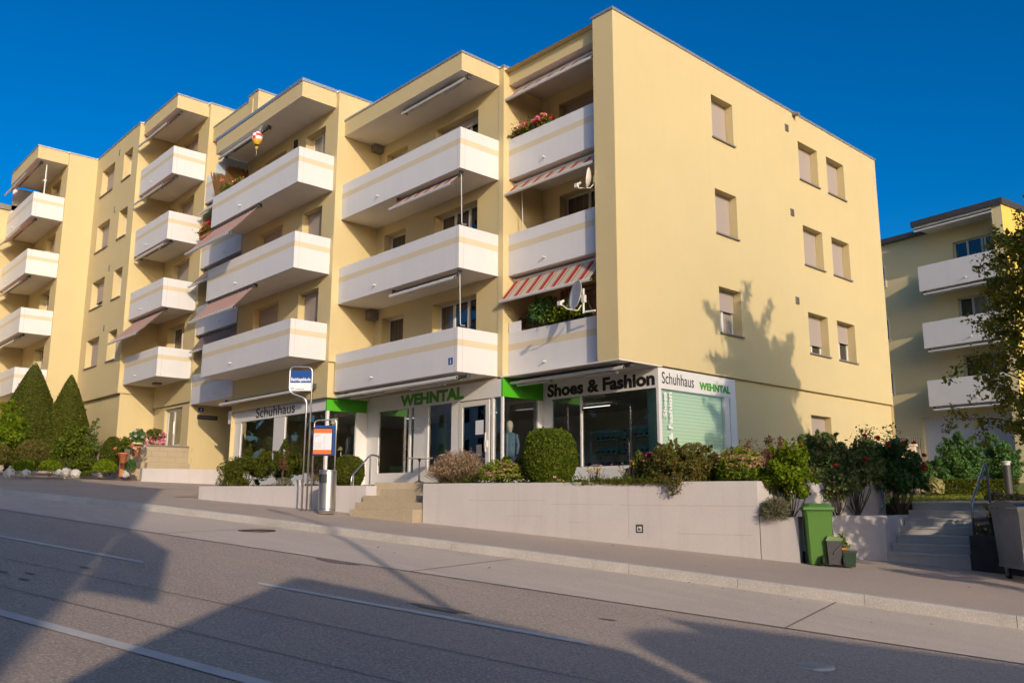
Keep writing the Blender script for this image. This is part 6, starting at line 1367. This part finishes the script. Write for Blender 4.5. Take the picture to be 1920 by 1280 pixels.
tree(14.2, 0.35, -1.9, 11.6, 3.1, 'leafy tree on the near right, outside the picture, shading the stairs and container', 60000, .17, L_tree, .16, trunkr=.14, limbs=60)
for (x, y, hh_, lb_) in ((-30, -27, 11, 'tall dark tree across the road mirrored in the big shop window'), (-23, -25.5, 12, 'tallest dark tree across the road, nearest the viewer'), (-64, -35, 11, 'dark tree across the road mirrored in the left shop windows'), (-74, -37, 12, 'dark tree across the road beside the far block'), (-84, -38, 17, 'farthest dark tree across the road'), (-78, -33, 16, 'second farthest dark tree across the road'), (-92, -36, 18, 'dark tree at the far end of the row across the road')):
    tree(x, y, gz(x, y), hh_, 3.6, lb_, 14000, .30, L_yew, .10, group='trees across the road', trunkr=.16, limbs=30)

# --- bed behind the bus stop
def bedL(x0, x1, yt, n, label, cnt, size, mat, name='yew_shrub', **kw): return pbush(name, label, 'shrub', x0, x1, yt, n, .25, cnt, size, mat, group=kw.pop('group', 'clipped yew shrubs by the bus stop'), **kw)
bedL(415, 505, 846, -.30, 'wide loose yew shrub at the left end of the low wall', 30000, .040, L_yew, aspect=.45, amp=.3, shell=.4, extra=[(-.4, -.3, .15, .35, 1500), (.2, -.35, .2, .35, 1500)])
bedL(498, 565, 832, -.55, 'taller yew shrub with a dry brown hollow in its middle behind the bus stop poles', 26000, .040, L_yew, aspect=.45, amp=.3, shell=.35)
m = at_n(527, -.05); t = bush('dry_shrub', 'dry brown twigs in the hollow of the taller yew', 'shrub', m[0], m[1], .55, .16, .12, .55, 500, .05, L_brown, stems=6, shell=.9)
m = at_n(654, -.75)
t = thing('yew_shrub', (m[0], m[1], .25), 'round clipped yew between the timetable and the shop handrail', 'shrub', 'clipped yew shrubs by the bus stop'); rx = 27 * pxm(m); h = zat(654, 855, m) - .25
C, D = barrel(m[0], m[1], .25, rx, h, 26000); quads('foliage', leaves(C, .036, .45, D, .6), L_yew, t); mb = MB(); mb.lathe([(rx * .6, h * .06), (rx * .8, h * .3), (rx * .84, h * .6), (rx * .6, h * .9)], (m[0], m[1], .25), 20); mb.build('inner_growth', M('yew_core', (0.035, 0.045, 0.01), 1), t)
pbush('ornamental_grass', 'yellowing ornamental grass between the bus stop poles and the litter bin', 'grass', 575, 608, 872, -.45, .25, 1400, .10, L_lav, aspect=.1, shell=.9)
bedL(518, 548, 896, -.10, 'low grey green cushion plant on the low wall', 900, .03, L_grey, 'cushion_plant')
def rockf(x, y, z, r, label, group='pale rocks in the garden beds'):
    mb = MB(); k = 9; rings = []
    for i in range(6):
        ph = PI * i / 5; ring = []
        for j in range(k): a = 2 * PI * j / k; q = r * (1 + RNG.normal(0, .12)); ring.append((x + q * math.sin(ph) * math.cos(a), y + q * math.sin(ph) * math.sin(a) * .8, z + q * .75 * math.cos(ph)))
        rings.append(ring)
    b = 0
    for ring in rings: mb.v += ring
    for i in range(5):
        for j in range(k): j2 = (j + 1) % k; mb.f.append((i * k + j, (i + 1) * k + j, (i + 1) * k + j2, i * k + j2)); mb.m.append(0)
    return tag(mb.build('rock', rock), label, 'rock', group)
m = at_n(560, -.12); rockf(m[0], m[1], .36, .17, 'pale boulder on the low wall behind the bus stop poles')
# --- front garden at the far left
def cone(px, Y, ytop, halfw, label, ybase=872):
    P = onY(px, 936, Y); x, y = P[0], P[1]; z0 = gz(x, y) + .1; D = dist((x, y)); r = halfw * D / FPX; h = zat(px, ytop, (x, y)) - z0
    t = thing('topiary_cone', (x, y, z0), label, 'topiary', 'cone shaped yews'); N = 60000
    u_ = 1 - np.sqrt(RNG.random(N)); a = RNG.uniform(0, 2 * PI, N)
    prof = lambda u: r * np.clip(1 - u, 0, 1) ** .85 * (1 - .12 * np.clip(1 - u * 5, 0, 1) ** 2) + .10 * np.sqrt(np.clip(1 - u, 0, 1))
    rad = prof(u_) * (1 + .015 * np.sin(a * 5 + u_ * 9) + RNG.normal(0, .012, N)) * (1 - .10 * RNG.random(N) ** 2)
    C = np.stack([x + rad * np.cos(a), y + rad * np.sin(a), z0 + u_ * h], 1); Dn = unit(np.stack([np.cos(a), np.sin(a), np.full(N, r / h)], 1)); quads('foliage', leaves(C, .055, .45, Dn, 1.0), L_yew, t)
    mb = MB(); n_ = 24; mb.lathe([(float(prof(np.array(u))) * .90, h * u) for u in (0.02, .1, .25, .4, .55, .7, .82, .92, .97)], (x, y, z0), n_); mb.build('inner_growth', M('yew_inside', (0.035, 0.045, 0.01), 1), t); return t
cone(40, -5.5, 677, 76, 'taller cone shaped yew at the far left'); cone(112, -4.7, 700, 58, 'slightly smaller cone shaped yew right of the taller one')
def gbush(px0, px1, yt, Y, n, size, mat, label, name='garden_shrub', cat='shrub', group=None, **kw):
    n = int(n * 2.4)
    P = onY((px0 + px1) / 2, 936, Y); x, y = P[0], P[1]; z0 = gz(x, y) + .08; rx = (px1 - px0) / 2 * dist((x, y)) / FPX; h = max(.12, zat((px0 + px1) / 2, yt, (x, y)) - z0)
    return bush(name, label, cat, x, y, z0, rx, rx * .8, h, n, size, mat, group=group, **kw), x, y, z0, h, rx
t, x, y, z0, h, rx = gbush(176, 228, 820, -4.55, 9000, .05, L_yew, 'small rounded cone of yew beside the sandstone terrace', 'small_yew', 'topiary', shell=.25, amp=.05, aspect=.35)
gbush(168, 215, 862, -5.0, 3500, .05, L_lime, 'bright green cushion at the foot of the small yew')
gbush(-25, 32, 752, -7.6, 4200, .11, L_lime, 'bright green maple shrub at the left edge', amp=.5, shell=.8)
gbush(10, 42, 800, -6.9, 1500, .10, L_lime, 'leafy green perennial in front of the taller cone yew', amp=.5, shell=.9)
gbush(88, 162, 792, -5.9, 4200, .08, L_box, 'green rose shrub with a few pale blooms in front of the smaller cone yew', amp=.4, shell=.7)
gbush(14, 92, 822, -7.0, 6500, .05, L_red, 'low brownish green hedge shrub at the left', ry=None) if 0 else gbush(14, 92, 822, -7.0, 6500, .05, L_red, 'low brownish green hedge shrub at the left', amp=.1)
gbush(-40, 18, 832, -8.0, 3500, .05, L_red, 'brownish green low shrub cut by the left edge', amp=.1)
gbush(118, 180, 848, -5.6, 4000, .05, L_box, 'loose green and yellow perennials in the middle of the front garden', amp=.4)
gbush(14, 68, 862, -7.6, 2600, .04, L_lime, 'yellow green ground cover cushion at the far left edging', aspect=.6)
gbush(64, 114, 862, -6.8, 2600, .04, L_lime, 'yellow green ground cover cushion near the two white rocks', aspect=.6)
gbush(145, 178, 864, -5.3, 1600, .05, L_grey, 'grey lilac perennial next to the bright green cushion')
t, x, y, z0, h, rx = gbush(150, 176, 785, -4.0, 600, .09, L_rose, 'thin climbing shrub against the blank lower wall', shell=.95, amp=.5)
for (px, py, Y, r, lb) in ((44, 874, -7.9, .17, 'pale pink rock at the left edging'), (105, 878, -6.7, .16, 'flat pale rock left of the white one'), (119, 874, -6.4, .22, 'bright white rock at the garden edging'), (137, 877, -6.2, .19, 'grey white rock right of the bright one'), (232, 880, -4.4, .15, 'pale rock at the corner of the sandstone terrace'), (12, 874, -8.4, .22, 'shaded pale rocks at the left edge')):
    P = onY(px, 936, Y); rockf(P[0], P[1], gz(P[0], P[1]) + .20, r, lb)
P = onY(240, 936, -4.2); x, y = P[0], P[1]; bush('box_shrub', 'small dark shrub against the sandstone terrace corner', 'shrub', x, y, gz(x, y) + .1, .2, .2, .62, 900, .05, L_dark)
# geraniums on and by the terrace
def potplant(px, py_pot, Y, r, hgt, label, mat, k, leafm=L_box, pot=True, droop=False):
    P = onY(px, 936, Y); x, y = P[0], P[1]; zt_ = zat(px, py_pot, (x, y)); t = thing('potted_geranium', (x, y, zt_ - .3), label, 'potted flowers', 'geraniums by the entrance')
    mb = MB(); mb.lathe([(.10, -.32), (.15, -.02), (.165, -.02), (.165, .03), (.14, .03)], (x, y, zt_), 20); mb.build('pot', terra, t, True)
    C, D = lump((x, y, zt_ + hgt * .45), (r, r * .8, hgt * .6), 900, .7, .4); quads('foliage', leaves(C, .06, .9, D, .4), leafm, t)
    blossoms(t, surf(x, y, zt_ + hgt * .35, (r * 1.02, r * .85, hgt * .65), k, False), .065, mat, 14); return t
potplant(224, 850, -4.6, .30, .55, 'coral geranium in a terracotta pot in front of the terrace corner', F_coral, 13)
potplant(281, 832, -2.6, .46, .55, 'big pink geranium spilling over the sandstone terrace edge', F_pink, 95)
potplant(248, 838, -3.9, .32, .60, 'white flowered dark leaved pot plant on the terrace corner', F_white, 14, L_dark)
P = onY(230, 868, -4.4); mb = MB(); x, y = P[0], P[1]; z0 = gz(x, y); mb.lathe([(.10, 0.1), (.12, .75), (.17, .95), (.12, .95)], (x, y, z0), 16); tag(mb.build('plant_stand', terra), 'slim terracotta column under the coral geranium', 'plant stand')
# green garden chair
P = onY(189, 936, -3.9); cx, cy = P[0], P[1]; z0 = gz(cx, cy) + .1; f = rot(cx, cy, math.radians(50)); cg = M('green_plastic_chair', (0.03, 0.20, 0.10), 0.4)
t = thing('garden_chair', (cx, cy, z0), 'green plastic garden chair half hidden behind the small yew', 'chair')
for sx in (-.24, .24):
    for sy in (-.22, .2): q = MB(); q.tube([f(sx * 1.1, sy * 1.1, z0), f(sx, sy, z0 + .42)], .022, 8); q.build('leg', cg, t)
q = MB(); q.hexa([f(-.26, -.25, z0 + .42), f(.26, -.25, z0 + .42), f(.26, .22, z0 + .42), f(-.26, .22, z0 + .42)], [f(-.26, -.25, z0 + .45), f(.26, -.25, z0 + .45), f(.26, .22, z0 + .45), f(-.26, .22, z0 + .45)]); q.build('seat', cg, t)
q = MB(); q.tube(pole_bend([f(-.25, .22, z0 + .42), f(-.24, .34, z0 + 1.15), f(.24, .34, z0 + 1.15), f(.25, .22, z0 + .42)], .02, 6, .2), .022, 8)
for i in range(6): x_ = -.18 + i * .072; q.tube([f(x_, .235, z0 + .5), f(x_, .335, z0 + 1.12)], .014, 6)
q.build('backrest', cg, t)
# --- flowers and pot plants on the balconies
def box_flowers(x0, x1, y, z, label, mats, k, leafm=L_box, hgt=.28):
    t = thing('window_box', ((x0 + x1) / 2, y, z), label, 'flower box', 'flower boxes on the balconies'); mb = MB(); mb.box((x0, y - .09, z), (x1, y + .09, z + .16)); mb.build('box', terra, t)
    n = int(900 * (x1 - x0)); C = np.stack([RNG.uniform(x0 - .05, x1 + .05, n), y + RNG.normal(0, .12, n), z + .14 + abs(RNG.normal(0, hgt * .5, n))], 1); quads('foliage', leaves(C, .05, .9), leafm, t)
    for mt in mats: blossoms(t, [(RNG.uniform(x0, x1), y + RNG.normal(0, .12), z + .2 + RNG.uniform(0, hgt)) for _ in range(int(k * 1.8))], .075, mt, 16)
box_flowers(-3.98, -2.75, 0.42, 9.80, 'red and pink geraniums at the left end of the top loggia parapet', [F_coral, F_pink, F_red], 9)
box_flowers(-20.2, -18.2, -1.78, 10.2, 'red geraniums on the parapet of the shaded middle loggia', [F_red, F_coral], 16)
box_flowers(-16.3, -14.9, -2.6, 10.75, 'coral geraniums behind the parapet of the top wide balcony', [F_coral], 9)
def pot_on(x, y, z, r, h, n, size, leafm, label, potm=terra, asp=.4):
    t = thing('potted_plant', (x, y, z), label, 'potted plant', 'pot plants on the lowest loggia'); mb = MB(); mb.lathe([(.10, 0), (.14, .24), (.15, .26)], (x, y, z), 16); mb.build('pot', potm, t)
    C, D = lump((x, y, z + .26 + h * .45), (r, r * .8, h * .55), n, .9, .5); quads('foliage', leaves(C, size, asp, D, .3), leafm, t); stems_mesh('stem', (x, y, z + .2), [(x + RNG.uniform(-r, r), y, z + .3 + h * RNG.uniform(.5, .9)) for _ in range(7)], .01, bark, t)
pot_on(-3.05, .50, 4.05, .50, .85, 1500, .10, L_dark, 'wide dark green pot plant behind the lowest loggia parapet')
pot_on(-2.55, .55, 4.05, .36, .60, 800, .09, L_box, 'mid green pot plant in the middle of the lowest loggia')
pot_on(-1.95, .55, 4.05, .42, .85, 1300, .09, L_lime, 'yellow green feathery pot plant next to the large dish', M('blue_pot', (0.10, 0.25, 0.5), .5))
pot_on(-3.75, .50, 4.20, .16, .35, 250, .06, L_brown, 'small brownish pot plant at the left end of the lowest loggia')
t = thing('trellis', (-2.35, .7, 4.1), 'reddish bamboo plant poles between the pot plants of the lowest loggia', 'trellis'); mb = MB()
for i in range(5): mb.tube([(-2.42 + i * .05, .72, 4.1), (-2.40 + i * .045, .74, 5.55 - .1 * (i % 2))], .010, 6)
for z in (4.9, 5.3): mb.tube([(-2.46, .70, z), (-2.16, .70, z + .03)], .008, 6)
mb.build('poles', M('red_bamboo', (0.30, 0.07, 0.04), .7), t)
mb = MB(); mb.box((-4.02, .235, 4.38), (-3.55, .245, 4.66)); tag(mb.build('paper_sheet', paper), 'white sheet fixed on the left corner of the lowest loggia parapet', 'sheet')
C = np.array(ptsprout) + np.abs(RNG.normal(0, .07, (260, 3))) * np.array([1, 1, 1.2]) - np.array([.05, .05, 0]); o = quads('seedlings', leaves(C, .05, .5), L_lime, None); tag(o, 'seedlings growing in the orange pot', 'seedlings', kind=None)
# fallen leaves scattered on the road and pavement: countable, few
for i in range(26):
    l, n = RNG.uniform(-4, 10), RNG.choice([RNG.uniform(.4, 3.2), RNG.uniform(3.5, 5)]); p = LN(l, n, .006 if n < 3.2 else -.122)
    C = np.array([p]); o = quads('fallen_leaf', leaves(C + np.array([[0, 0, .004]]), .05, .6, np.array([[0, 0, 1.]]), 3), L_brown, None); tag(o, 'small dry leaf lying on the paving', 'leaf', 'fallen dry leaves')

# low planting that fills the garden between the shrubs
def filler(poly, n, size, mat, label, z=.10, h=.22, zf=None):
    poly = np.array(poly); lo, hi = poly.min(0), poly.max(0); P = []
    while len(P) < n:
        q = RNG.uniform(lo, hi, (n, 2)); x, y = q[:, 0], q[:, 1]; ins = np.zeros(n, bool); j = len(poly) - 1
        for i in range(len(poly)):
            c = ((poly[i, 1] > y) != (poly[j, 1] > y)) & (x < (poly[j, 0] - poly[i, 0]) * (y - poly[i, 1]) / (poly[j, 1] - poly[i, 1] + 1e-9) + poly[i, 0]); ins ^= c; j = i
        P += list(q[ins])
    P = np.array(P[:n]); bumps = .5 + .5 * np.sin(P[:, 0] * 2.1 + 1.3 * np.sin(P[:, 1] * 2.7)) * np.cos(P[:, 1] * 1.9 + np.sin(P[:, 0] * 1.1))
    zz_ = np.array([(zf or gz)(a, b) for a, b in P]) + z + RNG.random(n) * h * (.35 + bumps)
    o = quads('ground_cover', leaves(np.column_stack([P, zz_]), size, .5), mat, None); return tag(o, label, 'ground cover', kind='stuff')
filler([(-30, -9.0), (-25.6, -6.7), (-23.5, -5.4), (-22.3, -4.4), (-24.4, -3.4), (-30.2, -3.4), (-34, -6)], 42000, .07, L_box, 'mixed green ground cover between the shrubs of the front garden', h=.45)
filler([(-9.6, -5.2), (-5.3, -3.1), (-5.1, -2.0), (-8.0, -1.6), (-14, -1.6), (-10.6, -4.4)], 9000, .05, L_yew, 'low ground cover behind the bus stop wall', z=0, h=.12, zf=lambda a, b: .25)
filler([(-3.0, -3.0), (3.8, -0.9), (3.9, 1.0), (-0.2, 1.3), (-3.9, 1.3)], 12000, .05, L_box, 'low ground cover on the long flower bed', z=0, h=.24, zf=lambda a, b: .26)
filler([(0.3, 1.6), (4.0, 0.6), (4.0, 3.6), (2.2, 5.2), (1.4, 12.8), (0.2, 12.8)], 26000, .07, L_rose, 'shaded planting along the foot of the sunlit end wall', z=0, h=.45, zf=lambda a, b: .26)
